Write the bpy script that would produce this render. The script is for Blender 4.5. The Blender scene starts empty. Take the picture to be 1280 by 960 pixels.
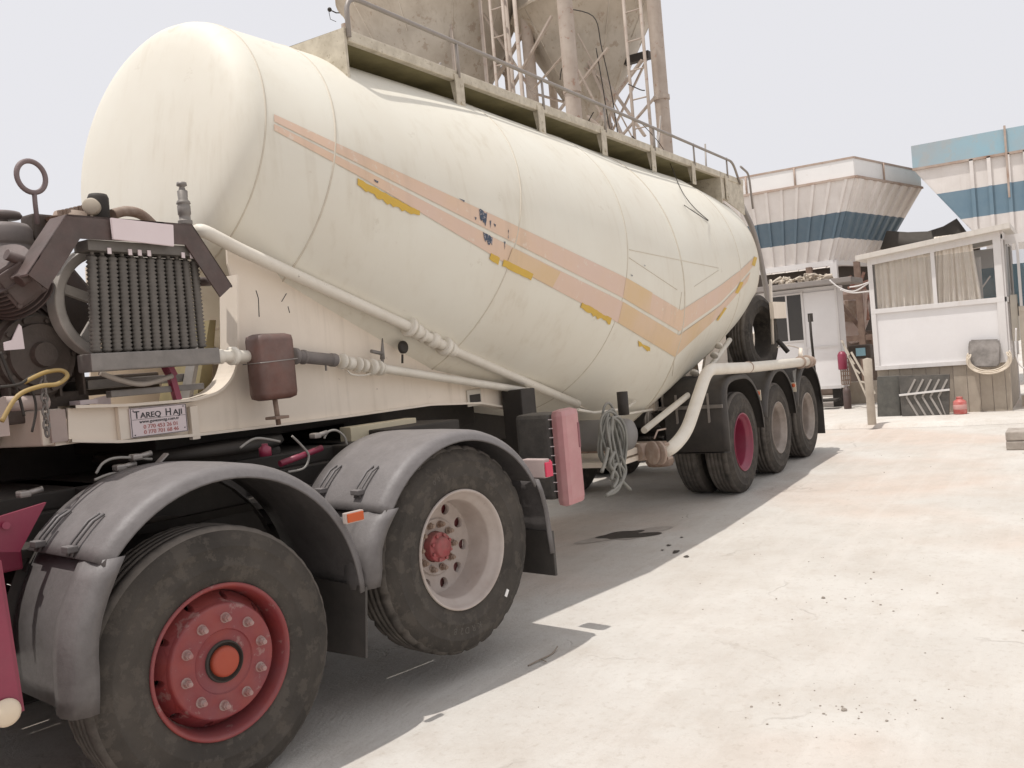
import bpy, bmesh, math, random
import numpy as np
from mathutils import Vector, Matrix
R = math.radians
random.seed(7)
scn = bpy.context.scene
col = scn.collection
# ---------------------------------------------------------------- camera
CAM = Vector((-9.1206, -2.976, 1.5956)); YAW, PITCH, ROLL, FPX = 0.56202, -0.02907, -0.08791, 1130.6
fw = Vector((math.cos(YAW)*math.cos(PITCH), math.sin(YAW)*math.cos(PITCH), math.sin(PITCH)))
rt = fw.cross(Vector((0, 0, 1))).normalized(); up = rt.cross(fw)
RT = math.cos(ROLL)*rt+math.sin(ROLL)*up; UP = -math.sin(ROLL)*rt+math.cos(ROLL)*up
cam = bpy.data.cameras.new('camera'); cam.sensor_width = 36; cam.lens = FPX*36/1280
cam.clip_end = 3000; cam.clip_start = .05
camo = bpy.data.objects.new('camera', cam); col.objects.link(camo)
camo.matrix_world = Matrix((( RT.x, UP.x, -fw.x, CAM.x), (RT.y, UP.y, -fw.y, CAM.y), (RT.z, UP.z, -fw.z, CAM.z), (0, 0, 0, 1)))
scn.camera = camo
# ---------------------------------------------------------------- light
SUN = Vector((-.25, .155, 1)).normalized()          # direction towards the sun
w = bpy.data.worlds.new('World'); scn.world = w; w.use_nodes = True
nt = w.node_tree; nt.nodes.clear()
sky = nt.nodes.new('ShaderNodeTexSky'); sky.sky_type = 'NISHITA'; sky.sun_disc = False
sky.sun_elevation = math.asin(SUN.z); sky.sun_rotation = math.atan2(SUN.x, SUN.y)
sky.dust_density = 7; sky.air_density = 1.0; sky.ozone_density = 1; sky.altitude = 0
hs = nt.nodes.new('ShaderNodeHueSaturation'); hs.inputs['Saturation'].default_value = .35
mx = nt.nodes.new('ShaderNodeMix'); mx.data_type = 'RGBA'; mx.inputs[0].default_value = .8
mx.inputs[7].default_value = (9.35, 9.3, 9.7, 1)      # high white haze of a dusty day
bg = nt.nodes.new('ShaderNodeBackground'); bg.inputs[1].default_value = .10
ow = nt.nodes.new('ShaderNodeOutputWorld')
nt.links.new(sky.outputs[0], hs.inputs['Color']); nt.links.new(hs.outputs[0], mx.inputs[6])
nt.links.new(mx.outputs[2], bg.inputs[0]); nt.links.new(bg.outputs[0], ow.inputs[0])
sl = bpy.data.lights.new('sun', 'SUN'); sl.energy = 3.05; sl.angle = R(.55); sl.color = (1, .965, .92)
so = bpy.data.objects.new('sun', sl); col.objects.link(so); so.rotation_euler = SUN.to_track_quat('Z', 'Y').to_euler()
so.location = (0, 0, 30)
scn.view_settings.view_transform = 'Standard'; scn.view_settings.look = 'None'
scn.view_settings.exposure = 0.0; scn.view_settings.gamma = 1
# ---------------------------------------------------------------- helpers
IDM = Matrix.Identity(4)
PHI = R(-8.852)
TO = Vector((-5.4756, -.3196, 0))
TM = Matrix.Translation(TO) @ Matrix.Rotation(PHI, 4, 'Z')     # tractor frame: +x rearward, +y away from the camera side
TU = Vector((math.cos(PHI), math.sin(PHI), 0)); TN = Vector((-math.sin(PHI), math.cos(PHI), 0))
def ray(px, py): return fw + RT*((px-640)/FPX) + UP*((480-py)/FPX)
def at(px, py, x=None, y=None, z=None):
    d = ray(px, py)
    i, v = (0, x) if x is not None else ((1, y) if y is not None else (2, z))
    return CAM + d*((v-CAM[i])/d[i])
def att(px, py, yl=None, xl=None):                  # same, in the tractor's own frame
    d = ray(px, py)
    n, v = (TN, yl) if yl is not None else (TU, xl)
    P = CAM + d*((v-(CAM-TO).dot(n))/d.dot(n)); Q = P-TO
    return Vector((Q.dot(TU), Q.dot(TN), Q.z))
def V(*a): return Vector(a)

_m = {}
def mat(name, c, rough=.6, metal=0, c2=None, amt=.35, scale=6, bump=.0, bscale=60, dust=0, dustc=(.42, .37, .31), spec=.5, coat=0, streak=0, streakc=(.30, .25, .19), spots=0, spotc=(.12, .06, .04), spscale=14, trans=0, sthr=.64):
    if name in _m: return _m[name]
    m = bpy.data.materials.new(name); m.use_nodes = True; n = m.node_tree; b = n.nodes['Principled BSDF']
    L = n.links.new
    tc = n.nodes.new('ShaderNodeTexCoord')
    def noise(sc, det=6, vec=None, rg=.6):
        t = n.nodes.new('ShaderNodeTexNoise'); t.inputs['Scale'].default_value = sc; t.inputs['Detail'].default_value = det
        t.inputs['Roughness'].default_value = rg
        L(vec or tc.outputs['Object'], t.inputs['Vector']); return t.outputs[0]
    def ramp(s, a, bb):
        t = n.nodes.new('ShaderNodeMapRange'); t.inputs[1].default_value = a; t.inputs[2].default_value = bb; t.clamp = True
        L(s, t.inputs[0]); return t.outputs[0]
    def mul(s, k):
        t = n.nodes.new('ShaderNodeMath'); t.operation = 'MULTIPLY'; L(s, t.inputs[0])
        if isinstance(k, (int, float)): t.inputs[1].default_value = k
        else: L(k, t.inputs[1])
        return t.outputs[0]
    def mix(f, a, bb):
        t = n.nodes.new('ShaderNodeMix'); t.data_type = 'RGBA'; L(f, t.inputs[0])
        for s, i in ((a, 6), (bb, 7)):
            if isinstance(s, tuple): t.inputs[i].default_value = (*s[:3], 1)
            else: L(s, t.inputs[i])
        return t.outputs[2]
    c2 = c2 or tuple(x*.72 for x in c)
    out = mix(mul(ramp(noise(scale), .35, .7), amt), tuple(c), tuple(c2))
    if streak:
        mp = n.nodes.new('ShaderNodeMapping'); mp.inputs['Scale'].default_value = (9, 9, .55); L(tc.outputs['Object'], mp.inputs[0])
        s = ramp(noise(1.4, 5, mp.outputs[0]), .52, .78)
        out = mix(mul(mul(s, ramp(noise(1.3), .35, .65)), streak), out, tuple(streakc))
    if spots:
        out = mix(mul(ramp(noise(spscale, 8, rg=.7), sthr, sthr+.04), spots), out, tuple(spotc))
    if dust:
        g = n.nodes.new('ShaderNodeNewGeometry'); sx = n.nodes.new('ShaderNodeSeparateXYZ'); L(g.outputs['Normal'], sx.inputs[0])
        u = ramp(sx.outputs[2], -.3, .9)
        t = n.nodes.new('ShaderNodeMath'); t.operation = 'ADD'; L(mul(u, .6), t.inputs[0]); L(mul(ramp(noise(9, 8, rg=.7), .35, .7), .5), t.inputs[1])
        t.use_clamp = True
        out = mix(mul(t.outputs[0], dust), out, tuple(dustc))
    L(out, b.inputs['Base Color'])
    b.inputs['Metallic'].default_value = metal
    b.inputs['Specular IOR Level'].default_value = spec
    L(ramp2(n, noise(scale*2.3), rough), b.inputs['Roughness'])
    if coat: b.inputs['Coat Weight'].default_value = coat; b.inputs['Coat Roughness'].default_value = .25
    if trans: b.inputs['Transmission Weight'].default_value = trans
    if bump:
        bp = n.nodes.new('ShaderNodeBump'); bp.inputs['Strength'].default_value = bump; bp.inputs['Distance'].default_value = .01
        L(noise(bscale, 6), bp.inputs['Height']); L(bp.outputs[0], b.inputs['Normal'])
    _m[name] = m; return m
def ramp2(n, s, r):
    t = n.nodes.new('ShaderNodeMapRange'); t.inputs[3].default_value = max(.02, r-.1); t.inputs[4].default_value = min(1, r+.12)
    n.links.new(s, t.inputs[0]); return t.outputs[0]

_inv = {}
def empty(name, loc, label, cat, rz=0, group=None, kind=None):
    o = bpy.data.objects.new(name, None); col.objects.link(o); o.empty_display_size = .3
    o.location = loc; o.rotation_euler = (0, 0, rz)
    _inv[o.name] = (Matrix.Translation(Vector(loc)) @ Matrix.Rotation(rz, 4, 'Z')).inverted()
    tag(o, label, cat, group, kind); return o
def tag(o, label=None, cat=None, group=None, kind=None):
    if label: o['label'] = label
    if cat: o['category'] = cat
    if group: o['group'] = group
    if kind: o['kind'] = kind
    return o
def rootmat(o):
    while o.parent: o = o.parent
    return _inv.get(o.name, IDM)
class MB:
    def __init__(s, M=IDM): s.b = bmesh.new(); s.M = M; s.done = []
    def next(s): s.done.append(s.b); s.b = bmesh.new(); return s
    def _t(s, vs, M): bmesh.ops.transform(s.b, matrix=s.M @ M, verts=vs)
    def face(s, pts, mi=0, smooth=False):
        vs = [s.b.verts.new(s.M @ Vector(p)) for p in pts]
        f = s.b.faces.new(vs); f.material_index = mi; f.smooth = smooth; return f
    def box(s, lo, hi, bev=0, M=IDM, mi=0):
        lo, hi = Vector(lo), Vector(hi)
        r = bmesh.ops.create_cube(s.b, size=1); vs = r['verts']
        c = (lo+hi)/2; d = hi-lo
        for v in vs: v.co = Vector((v.co.x*d.x, v.co.y*d.y, v.co.z*d.z))+c
        fs = {f for v in vs for f in v.link_faces}
        if bev:
            es = list({e for v in vs for e in v.link_edges})
            rr = bmesh.ops.bevel(s.b, geom=es, offset=bev, segments=2, profile=.6, affect='EDGES')
            vs = list({v for f in rr['faces'] for v in f.verts} | {v for v in vs if v.is_valid}); fs = {f for v in vs for f in v.link_faces}
        for f in fs: f.material_index = mi
        s._t(vs, M); return s
    def beam(s, p0, p1, w, h, bev=.0, upv=(0, 0, 1)):
        p0, p1 = Vector(p0), Vector(p1); d = p1-p0; L = d.length; z = d.normalized(); u = Vector(upv)
        if abs(z.dot(u)) > .95: u = Vector((1, 0, 0))
        x = u.cross(z).normalized(); y = z.cross(x)
        M = Matrix(((x.x, y.x, z.x, p0.x), (x.y, y.y, z.y, p0.y), (x.z, y.z, z.z, p0.z), (0, 0, 0, 1)))
        return s.box((-w/2, -h/2, 0), (w/2, h/2, L), bev, M)
    def tube(s, pts, r, n=12, closed=False, mi=0, caps=True):
        pts = [Vector(p) for p in pts]; N = len(pts)
        rs = r if isinstance(r, (list, tuple)) else [r]*N
        rings = []; prev = None
        for i, p in enumerate(pts):
            if closed: t = (pts[(i+1) % N]-pts[i-1]).normalized()
            else: t = (pts[min(i+1, N-1)]-pts[max(i-1, 0)]).normalized()
            if prev is None:
                a = Vector((0, 0, 1)) if abs(t.z) < .9 else Vector((1, 0, 0)); x = a.cross(t).normalized()
            else: x = (prev-t*prev.dot(t)).normalized()
            prev = x; y = t.cross(x)
            rings.append([s.b.verts.new(s.M @ (p+(x*math.cos(2*math.pi*k/n)+y*math.sin(2*math.pi*k/n))*rs[i])) for k in range(n)])
        for i in range(N if closed else N-1):
            A, B = rings[i], rings[(i+1) % N]
            for k in range(n):
                f = s.b.faces.new((A[k], A[(k+1) % n], B[(k+1) % n], B[k])); f.smooth = True; f.material_index = mi
        if not closed and caps:
            for rg, rv in ((rings[0], 1), (rings[-1], 0)):
                f = s.b.faces.new(rg[::-1] if rv else rg); f.material_index = mi
        return s
    def cyl(s, p0, p1, r, n=20, r2=None): 
        p0, p1 = Vector(p0), Vector(p1)
        return s.tube([p0, p1], [r, r if r2 is None else r2], n)
    def lathe(s, prof, o, ax, n=32, close=False, fn=None, mi=0, sharp=()):   # prof: (radius, along)
        ax = Vector(ax).normalized(); o = Vector(o); a = Vector((0, 0, 1)) if abs(ax.z) < .9 else Vector((1, 0, 0))
        x = a.cross(ax).normalized(); y = ax.cross(x); rings = []
        for i, (r, h) in enumerate(prof):
            rg = []
            for k in range(n):
                t = 2*math.pi*k/n; rr, hh = fn(i, k, r, h) if fn else (r, h)
                rg.append(s.b.verts.new(s.M @ (o+ax*hh+(x*math.cos(t)+y*math.sin(t))*max(rr, 1e-4))))
            rings.append(rg)
        m = len(prof)
        for i in range(m if close else m-1):
            A, B = rings[i], rings[(i+1) % m]
            for k in range(n):
                f = s.b.faces.new((A[k], A[(k+1) % n], B[(k+1) % n], B[k])); f.smooth = i not in sharp; f.material_index = mi
        return s
    def prism(s, pts, n, d, mi=0, bev=0):      # polygon (3d points) extruded by vector n*d
        n = Vector(n)*d; a = [s.b.verts.new(s.M @ Vector(p)) for p in pts]; b = [s.b.verts.new(s.M @ (Vector(p)+n)) for p in pts]
        fs = [s.b.faces.new(a[::-1]), s.b.faces.new(b)]
        for i in range(len(a)): fs.append(s.b.faces.new((a[i], a[(i+1) % len(a)], b[(i+1) % len(a)], b[i])))
        for f in fs: f.material_index = mi
        if bev:
            es = list({e for f in fs for e in f.edges}); bmesh.ops.bevel(s.b, geom=es, offset=bev, segments=2, affect='EDGES')
        return s
    def grid(s, P, smooth=True, mi=0, closeu=False):
        g = [[s.b.verts.new(s.M @ Vector(p)) for p in row] for row in P]
        for i in range(len(g)-1):
            m = len(g[i])
            for j in range(m if closeu else m-1):
                f = s.b.faces.new((g[i][j], g[i][(j+1) % m], g[i+1][(j+1) % m], g[i+1][j])); f.smooth = smooth; f.material_index = mi
        return s
    def ball(s, c, r, sc=(1, 1, 1), n=16):
        rr = bmesh.ops.create_uvsphere(s.b, u_segments=n, v_segments=n//2+2, radius=r)
        for v in rr['verts']: v.co = Vector((v.co.x*sc[0], v.co.y*sc[1], v.co.z*sc[2]))+Vector(c)
        for f in {f for v in rr['verts'] for f in v.link_faces}: f.smooth = True
        s._t(rr['verts'], IDM); return s
    def bolt(s, p, ax, r=.012, h=.012): 
        p = Vector(p); ax = Vector(ax).normalized(); s.lathe([(0, h), (r, h), (r, 0), (0, 0)], p, ax, 6, sharp=(0, 1, 2)); return s
    def build(s, name, m, parent=None, label=None, cat=None, group=None, kind=None, norm=True):
        if s.done:
            todo = s.done+([s.b] if len(s.b.verts) else []); s.done = []; out = []
            for x in todo: s.b = x; out.append(s.build(name, m, parent, label, cat, group, kind, norm))
            return out[0]
        if norm: bmesh.ops.recalc_face_normals(s.b, faces=s.b.faces[:])
        me = bpy.data.meshes.new(name); o = bpy.data.objects.new(name, me); col.objects.link(o)
        if parent is not None:
            s.b.transform(rootmat(parent)); o.parent = parent
        elif len(s.b.verts):                                    # origin at the base centre
            c = [v.co for v in s.b.verts]
            lo = Vector([min(v[i] for v in c) for i in range(3)]); hi = Vector([max(v[i] for v in c) for i in range(3)])
            og = Vector(((lo.x+hi.x)/2, (lo.y+hi.y)/2, lo.z)); s.b.transform(Matrix.Translation(-og)); o.location = og
        if parent is None: _inv[o.name] = Matrix.Translation(o.location).inverted()
        s.b.to_mesh(me); s.b.free()
        for x in (m if isinstance(m, (list, tuple)) else [m]): me.materials.append(x)
        tag(o, label, cat, group, kind); return o
def arc(c, r, a0, a1, n, u, v): 
    c, u, v = Vector(c), Vector(u), Vector(v)
    return [c+u*(r*math.cos(R(a0+(a1-a0)*i/n)))+v*(r*math.sin(R(a0+(a1-a0)*i/n))) for i in range(n+1)]
def smooth_path(pts, k=6):
    pts = [Vector(p) for p in pts]; P = [pts[0]]+pts+[pts[-1]]; out = []
    for i in range(1, len(P)-2):
        for j in range(k):
            t = j/k; a, b, c, d = P[i-1], P[i], P[i+1], P[i+2]
            out.append(.5*((2*b)+(-a+c)*t+(2*a-5*b+4*c-d)*t*t+(-a+3*b-3*c+d)*t**3))
    out.append(pts[-1]); return out
def round_path(pts, r=.08, k=5):                # polyline with rounded corners
    pts = [Vector(p) for p in pts]; out = [pts[0]]
    for i in range(1, len(pts)-1):
        a, b, c = pts[i-1], pts[i], pts[i+1]; ra = min(r, (a-b).length*.45); rc = min(r, (c-b).length*.45)
        p, q = b+(a-b).normalized()*ra, b+(c-b).normalized()*rc
        for j in range(k+1):
            t = j/k; out.append(p*(1-t)**2+b*2*t*(1-t)+q*t*t)
    out.append(pts[-1]); return out
def text_mesh(body, size, M, ext=.001, align='LEFT', name='lettering', m=None, parent=None, sx=1, bold=0):
    cu = bpy.data.curves.new('t', 'FONT'); cu.body = body; cu.size = size; cu.extrude = ext; cu.align_x = align; cu.offset = bold
    ob = bpy.data.objects.new('t', cu); col.objects.link(ob)
    dg = bpy.context.evaluated_depsgraph_get(); me = bpy.data.meshes.new_from_object(ob.evaluated_get(dg)); bpy.data.objects.remove(ob); bpy.data.curves.remove(cu)
    b = MB(); b.b.from_mesh(me); bpy.data.meshes.remove(me); b.b.transform(M @ Matrix.Diagonal((sx, 1, 1, 1)))
    return b if m is None else b.build(name, m, parent)
def frame(o, x, y):
    x = Vector(x).normalized(); y = Vector(y); y = (y-x*y.dot(x)).normalized(); z = x.cross(y); o = Vector(o)
    return Matrix(((x.x, y.x, z.x, o.x), (x.y, y.y, z.y, o.y), (x.z, y.z, z.z, o.z), (0, 0, 0, 1)))
# ---------------------------------------------------------------- materials
CREAM = mat('cream_paint', (.73, .70, .61), .6, c2=(.67, .62, .52), amt=.7, scale=1.3, streak=.5, streakc=(.52, .45, .34), spots=.25, spotc=(.45, .38, .28), spscale=5, coat=0, spec=.35, bump=.06, bscale=4)
CREAMF = mat('cream_frame_paint', (.79, .695, .585), .55, c2=(.68, .59, .48), amt=.5, scale=4, streak=.5, streakc=(.38, .31, .22), spots=.7, spotc=(.16, .09, .06), spscale=22, bump=.05, sthr=.68)
CREAMP = mat('cream_pipe_paint', (.74, .69, .60), .5, c2=(.62, .56, .47), amt=.6, scale=7, spots=.8, spotc=(.2, .15, .12), spscale=30, bump=.06, sthr=.66)
PINK = mat('faded_salmon_stripe', (.66, .49, .40), .5, c2=(.68, .48, .30), amt=.8, scale=1.3, streak=.3, spots=.55, spotc=(.70, .62, .53), spscale=16, sthr=.60)
YELL = mat('yellow_tape', (.62, .40, .06), .55, c2=(.5, .33, .06), scale=15)
NAVY = mat('dark_primer', (.05, .07, .11), .6, scale=30, spots=.7, spotc=(.45, .4, .4), spscale=60, sthr=.55)
GALV = mat('dusty_galvanised_steel', (.60, .54, .43), .6, c2=(.36, .31, .23), amt=.8, scale=12, spots=.6, spotc=(.25, .20, .13), spscale=30, bump=.1, dust=.3, sthr=.58)
OLIVE = mat('stained_deck_underside', (.23, .20, .10), .7, c2=(.13, .11, .05), amt=.8, scale=5, spots=.8, spotc=(.04, .03, .02), spscale=9)
RAIL = mat('grey_rail_steel', (.28, .25, .23), .5, metal=.2, dust=.3)
RUBBER = mat('tyre_rubber', (.034, .030, .026), .8, c2=(.072, .062, .052), amt=.9, scale=3.2, bump=.3, bscale=60, dust=.11, dustc=(.22, .18, .145), spec=.3, spots=.45, spotc=(.10, .085, .07), spscale=11, sthr=.52)
TREAD = mat('dusty_tread_rubber', (.085, .076, .067), .9, c2=(.04, .036, .032), amt=.7, scale=14, bump=.3, bscale=35, dust=.55, dustc=(.33, .285, .245), spec=.2)
GFEND = mat('grey_fender_plastic', (.098, .088, .084), .5, c2=(.065, .058, .054), amt=.8, scale=9, dust=.5, dustc=(.33, .305, .30), bump=.18, spots=.35, spotc=(.06, .055, .05), spscale=16, sthr=.56, spec=.4)  # dust also paints fender tops as lit over a base darkened for shaded sides
BFEND = mat('black_fender_plastic', (.036, .032, .029), .6, dust=.16, dustc=(.24, .205, .175), scale=4, bump=.1, c2=(.062, .054, .047), amt=.8)
DARK = mat('dirty_black_steel', (.026, .021, .017), .7, dust=.12, dustc=(.2, .165, .13), bump=.1)
REDP = mat('worn_red_wheel_paint', (.25, .034, .028), .5, c2=(.17, .028, .042), amt=.9, scale=6, dust=.2, dustc=(.29, .20, .18), spots=.5, spotc=(.33, .22, .19), spscale=12, bump=.08, sthr=.60)
REDO = mat('orange_red_cap', (.36, .05, .018), .5, c2=(.26, .035, .018), dust=.06)
CRIM = mat('crimson_paint', (.25, .018, .055), .4, c2=(.18, .018, .045), amt=.6, scale=5, dust=.07, coat=.2, spots=.4, spotc=(.5, .35, .38), spscale=30, sthr=.67)
PINKP = mat('sun_faded_pink_plastic', (.52, .25, .255), .5, c2=(.42, .17, .18), amt=.8, scale=5, dust=.3, spots=.4, spotc=(.3, .2, .2), bump=.08)
RIMD = mat('grimy_grey_brown_wheel_paint', (.20, .165, .14), .6, c2=(.40, .34, .30), amt=.9, scale=5, dust=.3, spots=.4, spotc=(.08, .06, .05))
RIMW = mat('dusty_cream_wheel_paint', (.47, .41, .37), .45, c2=(.34, .27, .23), amt=.9, scale=6, dust=.3, dustc=(.5, .44, .40), spots=.3, spotc=(.2, .13, .10), bump=.05)
RUSTY = mat('rusty_steel', (.20, .12, .08), .8, c2=(.33, .25, .2), amt=.9, scale=15, bump=.25, dust=.35)
STEEL = mat('dull_steel', (.33, .30, .28), .45, metal=.6, dust=.3, scale=12)
AMBER = mat('amber_lens', (.50, .085, .012), .3, c2=(.4, .07, .012))
REDL = mat('red_lens', (.65, .04, .10), .3, c2=(.5, .04, .08))
WHITEP = mat('white_plate', (.72, .62, .62), .5, c2=(.66, .54, .54), scale=10)
INKB = mat('black_ink', (.03, .03, .035), .6)
INKR = mat('red_ink', (.50, .16, .14), .6)
FIN = mat('dark_fin_metal', (.12, .108, .095), .6, metal=.2, dust=.45, dustc=(.30, .265, .23), scale=30, bump=.15)
CAST = mat('oily_cast_iron', (.065, .05, .04), .6, metal=.1, dust=.25, dustc=(.22, .17, .135), scale=9, bump=.3, c2=(.08, .06, .05), amt=.8)
MAROON = mat('maroon_machine_paint', (.08, .045, .038), .55, c2=(.045, .034, .028), amt=.8, scale=8, dust=.28, dustc=(.30, .25, .23), bump=.12)
GREYST = mat('grey_header_steel', (.22, .20, .185), .5, metal=.3, c2=(.14, .13, .12), amt=.7, scale=16, dust=.25, bump=.08)
REDCAN = mat('faded_red_canister', (.15, .06, .042), .55, c2=(.085, .045, .035), amt=.9, scale=7, dust=.45, dustc=(.27, .23, .21), spots=.5, spotc=(.3, .26, .24), spscale=5, bump=.08)
HOSEG = mat('grey_green_hose', (.20, .20, .18), .6, c2=(.14, .14, .125), dust=.4)
YHOSE = mat('yellow_hose', (.38, .25, .07), .5, dust=.3, dustc=(.4, .33, .24))
ORNG = mat('faded_ochre_stripe', (.64, .46, .26), .5, c2=(.66, .49, .36), amt=.9, scale=1.8, streak=.2)
WHITEM = mat('white_sheet_metal', (.72, .69, .67), .5, c2=(.62, .58, .55), amt=.5, scale=2.5, streak=.35, streakc=(.5, .42, .35), spots=.3, spotc=(.3, .2, .15), spscale=9, sthr=.66)
WHITEC = mat('white_panel', (.80, .775, .765), .5, c2=(.74, .71, .70), amt=.5, scale=3, dust=.1)
BEIGEM = mat('dirty_white_corrugated', (.78, .73, .69), .6, c2=(.63, .575, .53), amt=.6, scale=2.5, streak=.3, streakc=(.32, .22, .15))
BLUEM = mat('dark_blue_band', (.10, .155, .20), .5, c2=(.13, .19, .24), scale=4, dust=.15)
BLUEL = mat('light_blue_band', (.15, .235, .30), .5, c2=(.20, .28, .33), amt=.6, scale=4)
SKYBL = mat('sky_blue_sheet', (.28, .48, .57), .5, c2=(.42, .38, .36), amt=.8, scale=.6, spots=.3, spotc=(.45, .4, .36), spscale=2, sthr=.55)
SILO = mat('dusty_silo_steel', (.50, .44, .36), .75, c2=(.36, .305, .24), amt=.9, scale=1.2, streak=.65, streakc=(.24, .185, .13), spots=.5, spotc=(.26, .18, .12), spscale=3, bump=.1, bscale=8, sthr=.58)
SILOL = mat('silo_leg_paint', (.46, .39, .33), .7, c2=(.34, .27, .22), amt=.8, scale=2.5, spots=.6, spotc=(.28, .14, .09), spscale=5, streak=.3, sthr=.6)
SILOW = mat('whitewashed_leg_paint', (.62, .60, .57), .7, c2=(.42, .37, .31), amt=.8, scale=3)
WOOD = mat('weathered_wood', (.42, .36, .29), .8, c2=(.30, .25, .2), amt=.7, scale=5, streak=.6, streakc=(.22, .17, .13), bump=.2)
CURT = mat('beige_curtain', (.84, .77, .68), .85, c2=(.66, .59, .5))
INTER = mat('dark_interior', (.05, .04, .035), .8)
LBOX = mat('light_box', (.60, .55, .47), .6)
def glass_mat():
    m = bpy.data.materials.new('dusty_window_glass'); m.use_nodes = True; n = m.node_tree; b = n.nodes['Principled BSDF']
    t = n.nodes.new('ShaderNodeBsdfTransparent'); t.inputs[0].default_value = (.97, .97, .97, 1)
    b.inputs['Base Color'].default_value = (.36, .33, .30, 1); b.inputs['Roughness'].default_value = .12
    mx = n.nodes.new('ShaderNodeMixShader'); no = n.nodes.new('ShaderNodeTexNoise'); no.inputs['Scale'].default_value = 3
    r = n.nodes.new('ShaderNodeMapRange'); r.inputs[3].default_value = .04; r.inputs[4].default_value = .2
    n.links.new(no.outputs[0], r.inputs[0]); n.links.new(r.outputs[0], mx.inputs[0])
    n.links.new(t.outputs[0], mx.inputs[1]); n.links.new(b.outputs[0], mx.inputs[2]); n.links.new(mx.outputs[0], n.nodes['Material Output'].inputs[0]); return m
GLASS = glass_mat()
def ground_mat(name, k=1.0):
    m = bpy.data.materials.new(name); m.use_nodes = True; n = m.node_tree; b = n.nodes['Principled BSDF']; L = n.links.new
    g = n.nodes.new('ShaderNodeNewGeometry')
    def noise(sc, det=8, rg=.6, vec=None):
        t = n.nodes.new('ShaderNodeTexNoise'); t.inputs['Scale'].default_value = sc; t.inputs['Detail'].default_value = det; t.inputs['Roughness'].default_value = rg
        L(vec or g.outputs['Position'], t.inputs['Vector']); return t.outputs[0]
    def rmp(s, a, c, lo=0, hi=1):
        t = n.nodes.new('ShaderNodeMapRange'); t.inputs[1].default_value = a; t.inputs[2].default_value = c; t.inputs[3].default_value = lo; t.inputs[4].default_value = hi; L(s, t.inputs[0]); return t.outputs[0]
    def mix(f, a, c):
        t = n.nodes.new('ShaderNodeMix'); t.data_type = 'RGBA'
        L(f, t.inputs[0])
        for s, i in ((a, 6), (c, 7)):
            if isinstance(s, tuple): t.inputs[i].default_value = (*s, 1)
            else: L(s, t.inputs[i])
        return t.outputs[2]
    def m2(a, c, op='MULTIPLY'):
        t = n.nodes.new('ShaderNodeMath'); t.operation = op
        for s, i in ((a, 0), (c, 1)):
            if isinstance(s, (int, float)): t.inputs[i].default_value = s
            else: L(s, t.inputs[i])
        return t.outputs[0]
    base = mix(rmp(noise(.55, 6), .38, .62), (.385*k, .362*k, .33*k), (.43*k, .408*k, .375*k))
    out = mix(m2(rmp(noise(.32, 4), .50, .64), .85), base, (.405*k, .335*k, .285*k))        # pinkish dust patches
    out = mix(m2(rmp(noise(1.4, 9, .7), .48, .70), .6), out, (.33*k, .295*k, .255*k))
    out = mix(m2(rmp(noise(.8, 7, .65), .46, .66), .4), out, (.355*k, .318*k, .28*k))
    out = mix(m2(rmp(noise(3.5, 9, .75), .50, .68), .45), out, (.33*k, .29*k, .25*k))
    out = mix(m2(rmp(noise(22, 6, .75), .54, .70), .45), out, (.26*k, .22*k, .18*k))
    out = mix(m2(rmp(noise(70, 3, .8), .66, .74), .18), out, (.26, .22, .18))
    # wheel tracks running along the yard
    mp = n.nodes.new('ShaderNodeMapping'); mp.inputs['Rotation'].default_value = (0, 0, R(20)); mp.inputs['Scale'].default_value = (.5, 5, 1); L(g.outputs['Position'], mp.inputs[0])
    tr = rmp(noise(1.2, 5, .6, mp.outputs[0]), .50, .68)
    out = mix(m2(tr, .28), out, (.46*k, .43*k, .395*k))
    # imprinted tyre tread, only where the dust is soft
    mw = n.nodes.new('ShaderNodeMapping'); mw.inputs['Rotation'].default_value = (0, 0, R(-28)); L(g.outputs['Position'], mw.inputs[0])
    wv = n.nodes.new('ShaderNodeTexWave'); wv.inputs['Scale'].default_value = 11; wv.inputs['Distortion'].default_value = 5; wv.inputs['Detail'].default_value = 4; wv.bands_direction = 'Y'; L(mw.outputs[0], wv.inputs['Vector'])
    mt = n.nodes.new('ShaderNodeMapping'); mt.inputs['Rotation'].default_value = (0, 0, R(-28)); mt.inputs['Scale'].default_value = (.16, 1.3, 1); L(g.outputs['Position'], mt.inputs[0])
    wm = m2(rmp(noise(1.0, 3, .5, mt.outputs[0]), .56, .64), rmp(noise(5, 6, .7), .4, .62))
    wvm = m2(rmp(wv.outputs['Fac'], .3, .8), wm)
    out = mix(m2(wvm, .30), out, (.33*k, .285*k, .25*k))
    # hairline cracks
    vo = n.nodes.new('ShaderNodeTexVoronoi'); vo.feature = 'DISTANCE_TO_EDGE'; vo.inputs['Scale'].default_value = .42
    ad = n.nodes.new('ShaderNodeVectorMath'); ad.operation = 'ADD'; nn = n.nodes.new('ShaderNodeTexNoise'); nn.inputs['Scale'].default_value = 1.7; nn.inputs['Detail'].default_value = 8
    L(g.outputs['Position'], nn.inputs['Vector']); L(g.outputs['Position'], ad.inputs[0]); L(nn.outputs['Color'], ad.inputs[1]); L(ad.outputs[0], vo.inputs['Vector'])
    cr = m2(rmp(vo.outputs[0], .0, .006, 1, 0), rmp(noise(.9, 3), .52, .6))
    out = mix(m2(cr, .3), out, (.24, .20, .16))
    L(out, b.inputs['Base Color']); b.inputs['Roughness'].default_value = .92; b.inputs['Specular IOR Level'].default_value = .2
    bp = n.nodes.new('ShaderNodeBump'); bp.inputs['Strength'].default_value = .55; bp.inputs['Distance'].default_value = .02
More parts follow.
